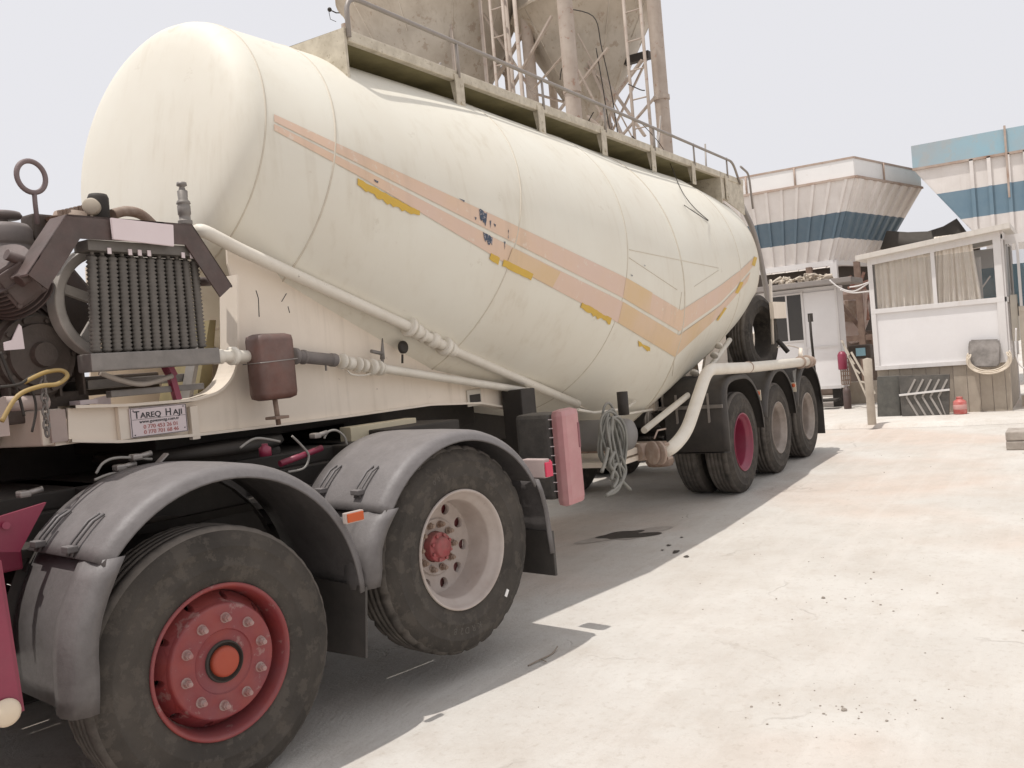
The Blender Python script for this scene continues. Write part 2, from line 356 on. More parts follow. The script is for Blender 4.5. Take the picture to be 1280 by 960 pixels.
    h = m2(m2(noise(9, 8, .7), .7), m2(noise(60, 4, .7), .35), 'ADD'); h = m2(h, m2(tr, .25), 'ADD'); h = m2(h, m2(wvm, -.06), 'ADD'); h = m2(h, m2(cr, -.5), 'ADD')
    L(h, bp.inputs['Height']); L(bp.outputs[0], b.inputs['Normal']); return m
GROUND = ground_mat('dusty_concrete', 1.36); SLAB = ground_mat('pale_slab_concrete', 1.5)
OIL = mat('oil_stain', (.07, .06, .052), .45, c2=(.045, .04, .035), scale=9)

# ================================================================= THE SETTING
g = MB(); g.face([(-300, -300, 0), (300, -300, 0), (300, 300, 0), (-300, 300, 0)])
g.build('ground', GROUND, kind='structure')
# slab in front of the cabins
rnd = random.Random(3)
P = []
for i in range(41):
    y = -6+i*.3; P.append((5.75+.08*math.sin(y*1.7)+rnd.uniform(-.03, .03), y))
b = MB(); b.grid([[(x, y, .002) for x, y in P], [(x+.07, y, .06) for x, y in P], [(x+.12, y, .07) for x, y in P], [(24, y, .07) for x, y in P]], smooth=False)
b.build('pavement', SLAB, kind='structure')
# oil stain as a thin film
def blob(px, py, rx, ry, seed, n=40, rough=.35, rot=0):
    rr = random.Random(seed); c = at(px, py, z=0); ph = [rr.uniform(0, 6.3) for _ in range(5)]
    pts = []
    for i in range(n):
        t = 2*math.pi*i/n; k = 1+rough*sum(math.sin((j+2)*t+ph[j])/(j+1.5) for j in range(5))
        x, y = rx*k*math.cos(t), ry*k*math.sin(t)
        pts.append((c.x+x*math.cos(rot)-y*math.sin(rot), c.y+x*math.sin(rot)+y*math.cos(rot), .004))
    return pts
b = MB(); b.face([(x, y, .003) for x, y, z in blob(784, 669, .33, .18, 8, rough=.4, rot=R(-40))]);
b.build('damp_patch', mat('damp_concrete', (.36, .315, .275), .8, c2=(.44, .40, .36), amt=.9, scale=14), kind='structure')
b = MB(); b.face(blob(783, 669, .25, .14, 5, 70, rough=.4, rot=R(-40)))
for i, (px, py, r_) in enumerate([(836, 682, .018), (845, 690, .028), (858, 696, .02), (852, 672, .012), (828, 688, .01)]):
    b.face(blob(px, py, r_*1.6, r_, 20+i, 14))
b.build('oil_stain', OIL, kind='structure')
# scattered gravel
b = MB(); rr = random.Random(11)
for i in range(300):
    x = rr.uniform(-8.5, 8); y = rr.uniform(-5.5, 1.0)
    if i % 3 == 0: c = at(rr.choice([1090, 1040, 1010, 1130])+rr.gauss(0, 40), rr.choice([760, 880, 700, 900])+rr.gauss(0, 14), z=0); x, y = c.x, c.y
    s = rr.choice([.002, .003, .003, .004, .006])*rr.uniform(.7, 1.3)
    if i < 5: s = rr.uniform(.010, .015)
    rrr = bmesh.ops.create_icosphere(b.b, subdivisions=1, radius=s)
    for v in rrr['verts']: v.co = Vector((v.co.x*rr.uniform(.8, 1.4), v.co.y*rr.uniform(.8, 1.3), v.co.z*.7))+Vector((x, y, s*.3))
b.build('gravel', mat('grey_gravel', (.30, .26, .22), .9, c2=(.2, .17, .14), scale=3), label='loose pebbles scattered over the dusty yard', cat='gravel', kind='stuff')
# dry twig and a scrap of wire on the ground
b = MB(); b.tube(smooth_path([at(660, 832, z=.006), at(676, 824, z=.01), at(690, 817, z=.006), at(697, 808, z=.02)]), .004, 6)
b.tube(smooth_path([at(676, 824, z=.01), at(683, 827, z=.01)]), .003, 6)
b.build('twig', mat('dry_wood', (.3, .25, .2), .9), label='thin pale twig lying on the ground at the edge of the truck shadow', cat='twig')
# ================================================================= SILO TOWER
def silo(name, c, r, ztop, zcyl, zapex, label):
    b = MB(); c = Vector(c)
    b.lathe([(0, ztop+.6), (.4, ztop+.5), (r, ztop), (r+.03, ztop), (r+.03, ztop-.08), (r, ztop-.1), (r, zcyl+.05), (r+.05, zcyl+.04), (r+.05, zcyl-.04), (r, zcyl-.05), (r*.72, zcyl-(zcyl-zapex)*.30), (r*.725+.01, zcyl-(zcyl-zapex)*.30-.02), (.16, zapex), (.16, zapex-.3), (0, zapex-.3)], (c.x, c.y, 0), (0, 0, 1), 48, sharp=(2, 3, 4, 6, 7, 8, 12))
    o = b.build(name, SILO, label=label, cat='silo', group='cement silos behind the trailer')
    b = MB()
    for k in range(10):
        t = 2*math.pi*k/10+.2; b.next(); b.tube([(c.x+(r+.01)*math.cos(t), c.y+(r+.01)*math.sin(t), zcyl), (c.x+.18*math.cos(t), c.y+.18*math.sin(t), zapex+.02)], .02, 6)
    b.done = [x for x in b.done if len(x.verts)]; b.build('cone_seam', SILO, o); return o
s1c = at(733, 60, x=15); s2c = at(548, 60, x=13.2)
silo('silo', (s1c.x, s1c.y, 0), 2.1, 15.5, 11.3, 7.8, 'dusty beige cement silo with a cone bottom beside the thick right hand column')
silo('silo', (s2c.x, s2c.y, 0), 2.85, 16.5, 12.4, 7.2, 'dusty beige cement silo at the left end of the tower, behind the walkway rail')
tw = empty('silo_tower_frame', (14, 10, 0), 'leaning looking steel frame of columns and braces carrying the silos', 'steel frame')
def colm(px, py, x, r, m=SILOL, top=12.5, name='column'):
    P = at(px, py, x=x); b = MB(); b.lathe([(r, 0), (r, top)], (P.x, P.y, 0), (0, 0, 1), 20)
    for z in (5.2, 8.1): b.lathe([(r, z), (r+.03, z), (r+.03, z+.12), (r, z+.12)], (P.x, P.y, 0), (0, 0, 1), 20, sharp=(0, 1, 2))
    return b.build(name, m, tw)
colm(825, 100, 14, .19); colm(714, 100, 11.5, .20); colm(664, 100, 13.5, .17); colm(519, 40, 12, .17, SILOW); colm(431, 20, 13, .14); colm(755, 100, 15.5, .12); colm(690, 100, 16.5, .13); colm(637, 100, 15, .15); colm(475, 40, 15.5, .13); colm(600, 60, 17, .15)
# slim pipes
for px, x, m in ((566, 11.8, SILOL), (648, 12, SILOL), (605, 12, SILOL), (637, 12.2, SILOL)):
    P = at(px, 60, x=x); b = MB(); b.cyl((P.x, P.y, 0), (P.x, P.y, 12.5), .055, 10); b.build('filling_pipe', m, tw)
for a, c, x0, x1, w_ in (((720, 40), (780, 175), 14, 14, .14), ((690, 60), (757, 100), 14, 14, .1), ((803, 75), (735, 165), 14, 14, .12), ((757, 100), (806, 170), 14, 14, .13), ((808, 75), (765, 165), 15.5, 15.5, .08),
                         ((625, 10), (590, 90), 13.5, 13.5, .14), ((560, 5), (640, 105), 14.5, 14.5, .12), ((660, 30), (620, 100), 13.5, 13.5, .13), ((500, 0), (470, 60), 12, 12, .12), ((480, 0), (418, 60), 12.5, 12.5, .12), ((668, 110), (712, 60), 13, 12, .06), ((735, 145), (800, 205), 13, 13, .12), ((575, 90), (660, 140), 14, 14, .1), ((672, 118), (730, 135), 14, 15, .09), ((765, 165), (735, 165), 13, 13, .05), ((722, 42), (800, 190), 12.6, 13.4, .05), ((640, 20), (560, 110), 15, 15, .12), ((600, 10), (668, 120), 12.5, 12.5, .1), ((690, 20), (640, 110), 12.3, 12.3, .1), ((760, 60), (690, 150), 12.8, 12.8, .1), ((714, 70), (770, 180), 12.2, 12.6, .1), ((560, 30), (520, 90), 12.2, 12.2, .1), ((519, 10), (566, 80), 12.3, 12.3, .09), ((820, 120), (760, 190), 13.4, 13.4, .09)):
    b = MB(); b.beam(at(*a, x=x0), at(*c, x=x1), w_, w_*.5); b.build('brace', SILOL, tw)
b = MB()    # horizontal ring beams carrying the silos
for px0, px1, py, x in ((655, 825, 70, 14.8), (430, 660, 20, 13.6)):
    A, C = at(px0, py, x=x), at(px1, py, x=x); z = (A.z+C.z)/2; b.beam((A.x, A.y, 9.6), (C.x, C.y, 9.6), .25, .3) if 0 else None
A, C = at(785, 70, x=15), at(808, 70, x=15); b.box((A.x-.1, C.y-.1, C.z-.1), (A.x+.1, A.y+.3, C.z+.12)); b.build('cross_beam', DARK, tw)
# ladders
for pa, pb, x, z1 in ((784, 805, 13, 12.5), (617, 633, 12, 12.5)):
    A, C = at(pa, 60, x=x), at(pb, 60, x=x); b = MB()
    for P in (A, C): b.cyl((P.x, P.y, 3), (P.x, P.y, z1), .045, 8)
    for k in range(14): z = 3.5+k*.75; b.cyl((A.x, A.y, z), (C.x, C.y, z), .02, 6)
    tag(b.build('ladder', SILOL), 'narrow steel ladder climbing the silo tower ' + ('beside the thick right hand column' if pa == 784 else 'in front of the left silo cone'), 'ladder', 'ladders on the silo tower')
b = MB()
for pl in ([(700, 10), (741, 20), (752, 60), (765, 120), (775, 190)], [(745, 60), (752, 100), (762, 160), (770, 180)], [(742, 140), (735, 155), (740, 170)], [(700, 100), (703, 85), (712, 90), (718, 96)], [(790, 170), (800, 180), (826, 205), (840, 215)], [(785, 105), (800, 112), (806, 113)]):
    b.tube(smooth_path([at(*p, x=12.8) for p in pl]), .015, 5); b.next()
b.build('loose_cable', DARK, tw)
b = MB(); P = at(412, 12, x=12.8); b.ball(P, .07); b.cyl(P, at(420, 16, x=12.8), .02, 8); b.tube([at(411, 14, x=12.8), at(413, 24, x=12.8), at(420, 27, x=12.8)], .01, 5); b.cyl(at(420, 16, x=12.8), at(431, 16, x=12.9), .02, 8); b.build('lamp', DARK, tw)
# ================================================================= AGGREGATE BINS
def ribbed(b, A, B_, C, D, n, out, d=.05, mis=None, wfrac=.25, bands=((0, 0), (1, 0))):
    """wall A(top start) B(top end) C(bottom end) D(bottom start); bands: list of (v0,v1,mi)"""
    A, B_, C, D = map(Vector, (A, B_, C, D)); out = Vector(out)
    def Pt(u, v): return (A+(B_-A)*u)*(1-v)+(D+(C-D)*u)*v
    us = [(0, 0)]
    for k in range(n):
        c = (k+.5)/n; h = .5/n
        us += [(c-h*wfrac*1.3, 0), (c-h*wfrac, d), (c+h*wfrac, d), (c+h*wfrac*1.3, 0)]
    us += [(1, 0)]
    for v0, v1, mi in bands:
        b.grid([[Pt(u, v)+out*o for u, o in us] for v in (v0, v1)], smooth=False, mi=mi)
ba = empty('aggregate_bin', (13, 2.2, 0), 'white corrugated hopper bin with one dark blue band, left of the window cabin', 'hopper bin')
zt_, zb_ = 4.75, 3.10
A = Vector((11.15, 3.9, zt_)); Bc = Vector((11.15, .83, zt_)); Cc = Vector((14.6, .0, zt_+.0)); Dd = Vector((14.6, 3.9, zt_))
a2 = Vector((11.5, 3.6, zb_)); b2 = Vector((11.45, 1.45, zb_)); c2_ = Vector((13.8, .95, zb_)); d2 = Vector((13.8, 3.6, zb_))
BND = ((0, .40, 0), (.40, .72, 1), (.72, 1, 0))
b = MB(); ribbed(b, A, Bc, b2, a2, 9, (-1, 0, -.3), .035, bands=BND, wfrac=.10); ribbed(b, Bc, Cc, c2_, b2, 8, (0, -1, -.4), .05, bands=BND, wfrac=.3); ribbed(b, Cc, Dd, d2, c2_, 8, (1, 0, 0), .05, bands=BND)
b.grid([[Dd, A], [d2, a2]], smooth=False)
w1_ = b.build('bin_wall', [BEIGEM, BLUEM], ba); md = w1_.modifiers.new('t', 'SOLIDIFY'); md.thickness = .02
b = MB()
for (p, q) in ((A, Bc), (Bc, Cc)):
    b.beam(p+Vector((0, 0, .2)), q+Vector((0, 0, .2)), .02, .40)
b.build('parapet', mat('clean_white_sheet', (.80, .78, .76), .5, amt=.12, scale=3, spots=.3, spotc=(.45, .38, .32), spscale=6, sthr=.62), ba)
b = MB(); 
for (p, q) in ((A, Bc), (Bc, Cc)): b.beam(p+Vector((0, 0, .42)), q+Vector((0, 0, .42)), .05, .04); b.beam(p+Vector((-.02, -.02, .01)), q+Vector((-.02, -.02, .01)), .07, .05)
for u in (.25, .6): P = A+(Bc-A)*u; b.cyl(P+Vector((-.03, 0, 0)), P+Vector((-.03, 0, .42)), .02, 6)
P = Bc+(Cc-Bc)*.4; b.cyl(P+Vector((0, -.03, 0)), P+Vector((0, -.03, .42)), .02, 6)
b.build('rim_angle', mat('rust_edged_angle', (.48, .40, .34), .7, c2=(.3, .16, .1), amt=.7, scale=3), ba)
b = MB(); b.beam(a2+Vector((0, 0, -.06)), b2+Vector((0, 0, -.06)), .12, .12); b.beam(b2+Vector((0, 0, -.06)), c2_+Vector((0, 0, -.06)), .12, .12)
for P in (a2, b2, c2_): b.box((P.x-.07, P.y-.07, 0), (P.x+.07, P.y+.07, zb_-.06))
b.build('support_frame', WHITEM, ba)
b = MB()
for pl in (((1062, 345), (1080, 400)), ((1080, 340), (1068, 380)), ((1060, 360), (1088, 350)), ((1075, 345), (1085, 400)), ((1070, 338), (1090, 380))): b.beam(at(*pl[0], x=12.3), at(*pl[1], x=12.3), .08, .05); b.next()
b.build('rusty_brace', mat('red_rust_bars', (.30, .13, .09), .8, c2=(.4, .3, .25), amt=.7, scale=8), ba)
b = MB(); mm = [at(*p, x=12.0) for p in ((1046, 362), (1082, 362), (1080, 400), (1070, 428), (1062, 430), (1048, 405))]; b.prism(mm, (1, 0, 0), .6, bev=.02)
disc = b.build('discharge_gate', mat('rust_streaked_white_metal', (.50, .42, .38), .7, c2=(.40, .24, .18), amt=.7, scale=4, streak=.7, streakc=(.3, .14, .09)), ba)
b = MB(); b.prism([at(*p, x=11.96) for p in ((1056, 376), (1070, 376), (1070, 402), (1056, 402))], (1, 0, 0), .03); b.build('gate_hatch', RUSTY, disc)
# bags of debris on the beam of cabin
bb = empty('aggregate_bin', (13, -2, 0), 'corrugated hopper bin with sky blue top sheet and blue band at the right edge', 'hopper bin')
zt2 = 4.85; x0 = 12.2
A = at(1141, 212, x=x0); zt2 = A.z; xf = x0
Bq = Vector((xf, -4.6, zt2)); zb2 = 3.1; a2 = Vector((xf+.1, A.y-1.25, zb2)); b2 = Vector((xf+.1, -4.2, zb2))
b = MB()
def edge(z): u = (zt2-z)/(zt2-zb2); return A.y+(a2.y-A.y)*u
zz = [zt2, zt2-(zt2-zb2)*.34, zt2-(zt2-zb2)*.68, zb2]
for k in range(3): b.grid([[(xf, Bq.y, zz[k]), (xf, edge(zz[k]), zz[k])], [(xf, Bq.y, zz[k+1]), (xf, edge(zz[k+1]), zz[k+1])]], smooth=False, mi=1 if k == 1 else 0)
b.grid([[A, A+Vector((3.5, 0, 0))], [a2+Vector((-.1, 0, 0)), a2+Vector((3.4, 0, 0))]], smooth=False); b.grid([[A+Vector((3.5, 0, 0)), Bq+Vector((3.5, 0, 0))], [a2+Vector((3.4, 0, 0)), b2+Vector((3.4, 0, 0))]], smooth=False)
w2_ = b.build('bin_wall', [BEIGEM, BLUEL], bb); md = w2_.modifiers.new('t', 'SOLIDIFY'); md.thickness = .02
b = MB()
for px in (1216, 1238, 1262, 1284):
    y = at(px, 230, x=xf).y
    for k in range(3): b.box((xf-.06, y-.035, zz[k+1]), (xf-.011, y+.035, zz[k]), mi=1 if k == 1 else 0)
    b.next()
b.build('rib', [BEIGEM, BLUEL], w2_)
b = MB(); b.box((xf-.02, Bq.y, zt2+.02), (xf+.01, A.y, zt2+.50)); b.box((xf+.01, A.y-.02, zt2+.02), (xf+3.5, A.y, zt2+.50)); b.build('blue_sheet', SKYBL, bb)
b = MB(); b.box((xf-.06, Bq.y, zt2-.03), (xf+.0, A.y, zt2+.018)); P = at(1257, 190, x=xf-.06); b.box((xf-.07, P.y-.03, zt2-.9), (xf-.021, P.y+.01, zt2+.56)); b.build('rim_angle', mat('rust_edged_angle', (.48, .4, .34), .7), bb)
b = MB()
for y in (a2.y-.1, b2.y):
    for x in (xf+.15, xf+3.2): b.box((x, y-.07, 0), (x+.14, y+.07, zb2))
b.build('support_frame', WHITEM, bb)
# dark sagging tarpaulin between the bins
b = MB(); tp = [(1108, 289), (1135, 291), (1160, 290), (1180, 283), (1196, 273), (1210, 292)]; tb = [(1100, 312), (1130, 312), (1160, 312), (1180, 312), (1200, 312), (1216, 312)]
b.grid([[at(*p, x=12.6+.3*math.sin(i)) for i, p in enumerate(tp)], [at(*p, x=12.6) for p in tb]]); o = b.build('tarpaulin', mat('dark_tarp', (.07, .06, .05), .8)); md = o.modifiers.new('t', 'SOLIDIFY'); md.thickness = .03
tag(o, 'dark sagging tarpaulin strung between the two hopper bins', 'tarpaulin')
# ================================================================= WINDOW CABIN
HX = 7.1; hy0, hy1 = -2.02, -.03
hut = empty('site_cabin', (8.2, -1.03, .07), 'white window cabin with beige curtains and a sloping flat roof', 'cabin')
zs, zl = 1.87, .88
def zroof(y): return 2.74+(hy1-y)*.09
b = MB(); b.box((HX, hy0, zl), (HX+.05, hy1, zs-.07)); b.box((HX+.06, hy0, zl), (HX+2.4, hy0+.05, zs-.07)); b.box((HX+2.4, hy0, .1), (HX+2.45, hy1, 2.8)); b.box((HX+.06, hy1-.05, zl), (HX+2.4, hy1, 2.7)); b.build('lower_panel', WHITEC, hut)
b = MB(); cy_ = at(1167, 340, x=HX).y
for y0, y1 in ((hy1-.075, hy1), (cy_-.03, cy_+.03), (hy0, hy0+.11)): b.box((HX-.03, y0, zs-.06 if y0 == cy_-.03 else zl-.02), (HX-.001, y1, zroof(y0)-.10), .004)
b.box((HX-.032, hy0, zs-.08), (HX-.002, hy1, zs), .004); b.box((HX-.032, hy0, zl-.04), (HX-.002, hy1, zl+.03), .004)
b.prism([(HX-.031, hy0, zroof(hy0)-.13), (HX-.031, hy1, zroof(hy1)-.13), (HX-.031, hy1, zroof(hy1)-.02), (HX-.031, hy0, zroof(hy0)-.02)], (1, 0, 0), .03)
for x0_, x1_ in ((HX, HX+.06), (HX+.55, HX+.60), (HX+1.1, HX+1.15), (HX+2.3, HX+2.4)): b.box((x0_, hy0-.03, zl-.02), (x1_, hy0-.001, 2.85), .003)
b.box((HX+.0, hy0-.032, zs-.08), (HX+2.4, hy0-.002, zs), .003); b.box((HX, hy0-.032, 2.78), (HX+2.4, hy0-.002, 2.9), .003)
b.build('window_frame', WHITEM, hut)
b = MB(); b.prism([(HX-.16, hy0-.15, zroof(hy0-.15)-.02), (HX-.16, hy1+.16, zroof(hy1+.16)-.02), (HX-.16, hy1+.16, zroof(hy1+.16)+.07), (HX-.16, hy0-.15, zroof(hy0-.15)+.07)], (1, 0, 0), 2.8, bev=.006); b.build('roof', mat('white_roof_edge', (.66, .61, .55), .6, streak=.4, spots=.3), hut)
b = MB(); b.box((HX+.012, hy0+.1, zs), (HX+.018, hy1-.07, zroof(hy1)-.1)); b.build('window_pane', GLASS, hut)
b = MB(); b.box((HX+.05, hy0+.012, zs), (HX+2.3, hy0+.018, 2.78)); b.build('window_pane', GLASS, hut)
b = MB()      # curtains with folds
def curtain(y0, y1, x, n=90, seed=1, lean=0):
    rr = random.Random(seed); ph = [rr.uniform(0, 6) for _ in range(4)]; top, bot = [], []
    for i in range(n+1):
        u = i/n; y = y0+(y1-y0)*u; f = .016*math.sin(u*62+ph[0])+.012*math.sin(u*37+ph[1])+.008*math.sin(u*110+ph[2]); top.append((x+f*.6, y, 2.95 if y < -1 else 2.7)); bot.append((x+f*1.5, y+lean*(.5-u)*.2, zs-.05))
    b.grid([top, [tuple((Vector(p)+Vector(q))/2+Vector((.004*math.sin(i), 0, 0))) for i, (p, q) in enumerate(zip(top, bot))], bot])
yA, yB, yC, yD = at(1104, 340, x=HX+.1).y, at(1165, 340, x=HX+.1).y, at(1170, 330, x=HX+.1).y, at(1216, 330, x=HX+.1).y
curtain(at(1094, 340, x=HX+.06).y, yB, HX+.06, seed=2); curtain(yC, yD, HX+.06, seed=4, lean=1.0)
o = b.build('curtain', CURT, hut)
b = MB(); b.box((HX+.3, at(1226, 330, x=HX+.3).y, zs-.1), (HX+.34, at(1218, 330, x=HX+.3).y, 2.55)); b.beam(at(1226, 362, x=HX+.3), at(1238, 345, x=HX+.3), .05, .02); b.build('inner_bars', WHITEM, hut)
b = MB(); b.box((HX+1.2, hy0+.2, 1.4), (HX+1.25, hy1-.1, 2.4)); b.build('blue_shelf', mat('faded_blue_shelf', (.12, .26, .34), .6), hut)
b = MB(); AX = HX+.45
b.box((AX, hy0-1.6, .25), (AX+.06, hy0-.16, 1.62)); b.box((AX-.02, hy0-1.6, 1.62), (AX+.06, hy0-.16, 1.70)); b.box((AX+.2, hy0-1.6, .07), (AX+.26, hy0-.1, .25)); b.build('annex_panel', mat('beige_annex_panel', (.60, .53, .44), .6, streak=.4), hut)
b = MB(); b.box((AX, hy0-1.6, 2.72), (AX+.06, hy0-.03, 2.86))
for yy in (-.18, -.50, -.95, -1.4): b.box((AX-.01, hy0+yy-.04, 1.701), (AX+.05, hy0+yy, 2.72))
b.build('annex_frame', WHITEM, hut)
b = MB(); b.box((AX+.06, hy0-1.6, 1.70), (AX+.065, hy0-.05, 2.72)); b.build('window_pane', GLASS, hut)
b = MB(); b.box((AX+.3, hy0-1.6, 1.70), (AX+.35, hy0-.1, 2.4)); b.build('blue_shelf', mat('faded_blue_shelf', (.12, .26, .34), .6), hut)
b = MB()       # skirt planks
y = hy1-.02; rr = random.Random(9)
while y > hy0+.02:
    w_ = rr.choice([.14, .18, .2]); b.box((HX+.02+rr.uniform(-.006, .006), max(hy0, y-w_+.006), .07), (HX+.05, y, zl-.03)); y -= w_
b.box((HX+.05, hy0+.02, .07), (HX+2.4, hy0+.05, zl-.02))
b.build('plank_skirt', WOOD, hut)
b = MB(); b.box((HX+.5, hy0-.14, 1.15), (HX+.9, hy0-.04, 1.9), .01); b.build('meter_box', LBOX, hut)
b = MB(); b.box((HX+.58, hy0-.15, 1.55), (HX+.82, hy0-.142, 1.75), .002); b.build('meter_window', INTER, bpy.data.objects['meter_box'])
b = MB(); b.tube(smooth_path([at(1270, 410, x=HX), at(1270, 440, x=HX), at(1274, 455, x=HX-.0), at(1283, 462, x=HX)]), .012, 6); b.build('white_cable', WHITEM, hut)
# grey sack with a coil of hose on the cabin corner
S = HX-.06
b = MB(); q = [at(*p, x=S-.1) for p in ((1212, 425), (1248, 424), (1251, 432), (1250, 455), (1246, 459), (1214, 459), (1211, 450), (1210, 432))]; b.prism(q, (1, 0, 0), .12, bev=.02)
tag(b.build('water_can', mat('sooty_grey_can', (.36, .33, .31), .7, c2=(.06, .055, .05), amt=.9, scale=4, dust=.2)), 'soot stained grey can hung on the right end of the window cabin front', 'can')
b = MB(); rr = random.Random(2)
for i in range(7):
    c = at(1236, 447, x=S-.13); ry, rz = .29+rr.uniform(-.02, .025), .20+rr.uniform(-.02, .02)
    b.tube([c+Vector((rr.uniform(-.02, .02)*0-.02*i*.3, ry*math.sin(t_), -rz*math.cos(t_)*1-.01*i)) for t_ in [R(-115+230*j/26) for j in range(27)]], .011, 7)
tag(b.build('hose_coil', mat('pale_hose', (.66, .57, .46), .6)), 'pale coiled hose looped around the sooty grey can', 'hose')
# wooden block, black panel, crate
b = MB(); PX = HX-.2
q = [at(*p, x=PX) for p in ((1096, 471), (1124, 470), (1126, 528), (1097, 528))]; b.prism(q, (1, 0, 0), .15, bev=.01)
tag(b.build('black_crate', mat('black_crate_paint', (.055, .055, .05), .7, c2=(.1, .1, .09), amt=.8, scale=5, dust=.25)), 'black crate standing left of the chevron panel under the cabin', 'crate')
q = [Vector((PX-.1, p.y, max(p.z, .075))) for p in (at(x_, y_, x=PX-.1) for x_, y_ in ((1123, 470), (1187, 468), (1187, 527), (1128, 530)))]
b = MB(); b.prism(q, (1, 0, 0), .06, bev=.004); pn = b.build('chevron_panel', mat('black_panel_paint', (.05, .048, .045), .7, c2=(.11, .1, .09), amt=.8, scale=6, dust=.25)); tag(pn, 'black panel with pale chevron lines leaning against the cabin skirt', 'panel')
b = MB()
for k in range(5):
    x1 = 1132+k*10
    for p0, p1 in (((x1+12, 474), (x1+1, 496)), ((x1+1, 496), (x1+18, 524))):
        a_, c_ = at(*p0, x=PX-.105), at(min(p1[0], 1184), p1[1], x=PX-.105); b.beam(a_, c_, .016, .03); b.next()
b.build('chevron_line', mat('scratched_lines', (.36, .33, .3), .7), pn)
b = MB(); b.beam(at(1124, 494, x=PX-.125), at(1187, 487, x=PX-.125), .03, .03); b.build('wire_band', WHITEM, pn)
b = MB(); q = at(1201, 523, x=HX-.25); q.z = .07
b.lathe([(0, 0), (.085, 0), (.10, .015), (.10, .19), (.09, .21), (.05, .235), (.045, .26), (.05, .262), (.05, .275), (0, .28)], q, (0, 0, 1), 24)
jr = b.build('jerry_can', mat('faded_red_plastic', (.50, .09, .075), .5, c2=(.56, .26, .24), amt=.9, scale=12)); tag(jr, 'small faded red canister by the cabin skirt', 'canister')
b = MB(); b.lathe([(.101, .08), (.103, .085), (.103, .15), (.101, .155)], q, (0, 0, 1), 24); b.build('label_band', mat('pale_pink_label', (.6, .33, .3), .6), jr)
# wooden post left of the cabin
b = MB(); P = at(1090, 530, z=.07); b.lathe([(.065, 0), (.062, .5), (.07, 1.02), (0, 1.04)], (P.x-.1, P.y-.02, .07), (.01, .0, 1), 14); tag(b.build('post', WOOD), 'short weathered round post left of the window cabin', 'post')
# ================================================================= DOOR CABIN behind trailer
DX = 9.2
dc = empty('door_cabin', (10, 2, .07), 'small white metal cabin with a plain door and a dark window behind the trailer wheels', 'cabin')
D = lambda px, py, dx=0: at(px, py, x=DX-dx)
a0, a1 = D(1046, 362), D(925, 362)
b = MB(); b.box((DX, a0.y, .45), (DX+.5, a1.y, 2.45)); b.build('wall', WHITEC, dc)
b = MB(); p0, p1 = D(1043, 365, .03), D(1003, 365, .03); b.box((DX-.03, p0.y, .5), (DX-.001, p1.y, 2.36), .004); dr = b.build('door', WHITEC, dc)
b = MB(); b.box((DX-.05, p0.y, 1.25), (DX-.031, p1.y, 1.29)); b.box((DX-.045, p0.y-.04, .45), (DX-.031, p0.y+.0, 2.4)); b.box((DX-.045, p1.y, .45), (DX-.031, p1.y+.04, 2.4)); b.box((DX-.05, p0.y, .44), (DX-.031, p1.y, .5)); b.build('door_trim', WHITEM, dr)
b = MB(); p2, p3 = D(1001, 368), D(966, 428); b.box((DX-.02, p2.y, p3.z), (DX-.004, p3.y, p2.z)); wn = b.build('window', mat('dark_window', (.05, .045, .04), .15, spec=.5), dc)
b = MB(); ym = D(985, 400).y; b.box((DX-.04, ym-.015, p3.z), (DX-.021, ym+.015, p2.z)); b.box((DX-.04, p2.y-.03, p3.z-.03), (DX-.021, p2.y, p2.z+.02)); b.box((DX-.04, p3.y, p3.z-.03), (DX-.021, p3.y+.04, p2.z+.02)); b.box((DX-.04, p2.y, p2.z), (DX-.021, p3.y, p2.z+.03)); b.box((DX-.04, p2.y, p3.z-.03), (DX-.021, p3.y, p3.z)); b.build('window_frame', WHITEM, wn)
b = MB(); q0, q1 = D(1064, 352, .4), D(930, 352, .4); b.box((DX-.4, q0.y, 2.46), (DX+.7, q1.y, 2.56), .01); b.build('roof', mat('brown_grey_roof_edge', (.27, .24, .22), .7), dc)
b = MB(); rr = random.Random(4)
for i in range(26): 
    P = D(rr.uniform(962, 1030), 350, .0); b.tube(smooth_path([(P.x+rr.uniform(.0, .6), P.y+rr.uniform(-.1, .1)*k_, 2.57+.14*math.sin(k_*1.5+i)*rr.random()+.03) for k_ in range(4)], 3), rr.uniform(.012, .04), 6)
tag(b.build('scrap_heap', mat('pale_scrap', (.62, .54, .44), .8, c2=(.3, .25, .2), amt=.8)), 'pale scrap bags and hoses heaped on the door cabin roof', 'scrap')
b = MB(); b.box((DX+.1, a0.y+.1, .07), (DX+.3, a0.y+.25, .45)); b.next(); b.box((DX+.1, a1.y-.3, .07), (DX+.3, a1.y-.1, .45)); b.next(); b.box((DX-.5, D(1052, 500).y, .22), (DX-.1, D(1030, 500).y, .26)); b.build('support_block', DARK, dc)
b = MB(); b.tube([D(1012, 394, .5), D(1014, 420, .5), D(1019, 470, .5)], .025, 8); b.box(D(1016, 402, .52), D(1010, 392, .48)); tag(b.build('steel_bar', DARK), 'dark thin steel bar leaning in front of the cabin door', 'bar')
b = MB(); xg = 11.3
for yy in (1.9, .9): b.box((xg, yy, .07), (xg+.12, yy+.12, 3.0))
b.box((xg+.02, .95, 2.2), (xg+.1, 2.0, 2.32)); b.box((xg+.02, .2, 1.3), (xg+.1, 2.0, 1.42)); b.beam((xg+.2, .2, .3), (xg+.2, 1.8, 2.8), .08, .08)
tag(b.build('rusty_bin_frame', mat('brown_rusty_steel', (.16, .10, .075), .8, c2=(.30, .22, .17), amt=.8, scale=4)), 'rust brown steel frame standing under the bins behind the ladder', 'steel frame')
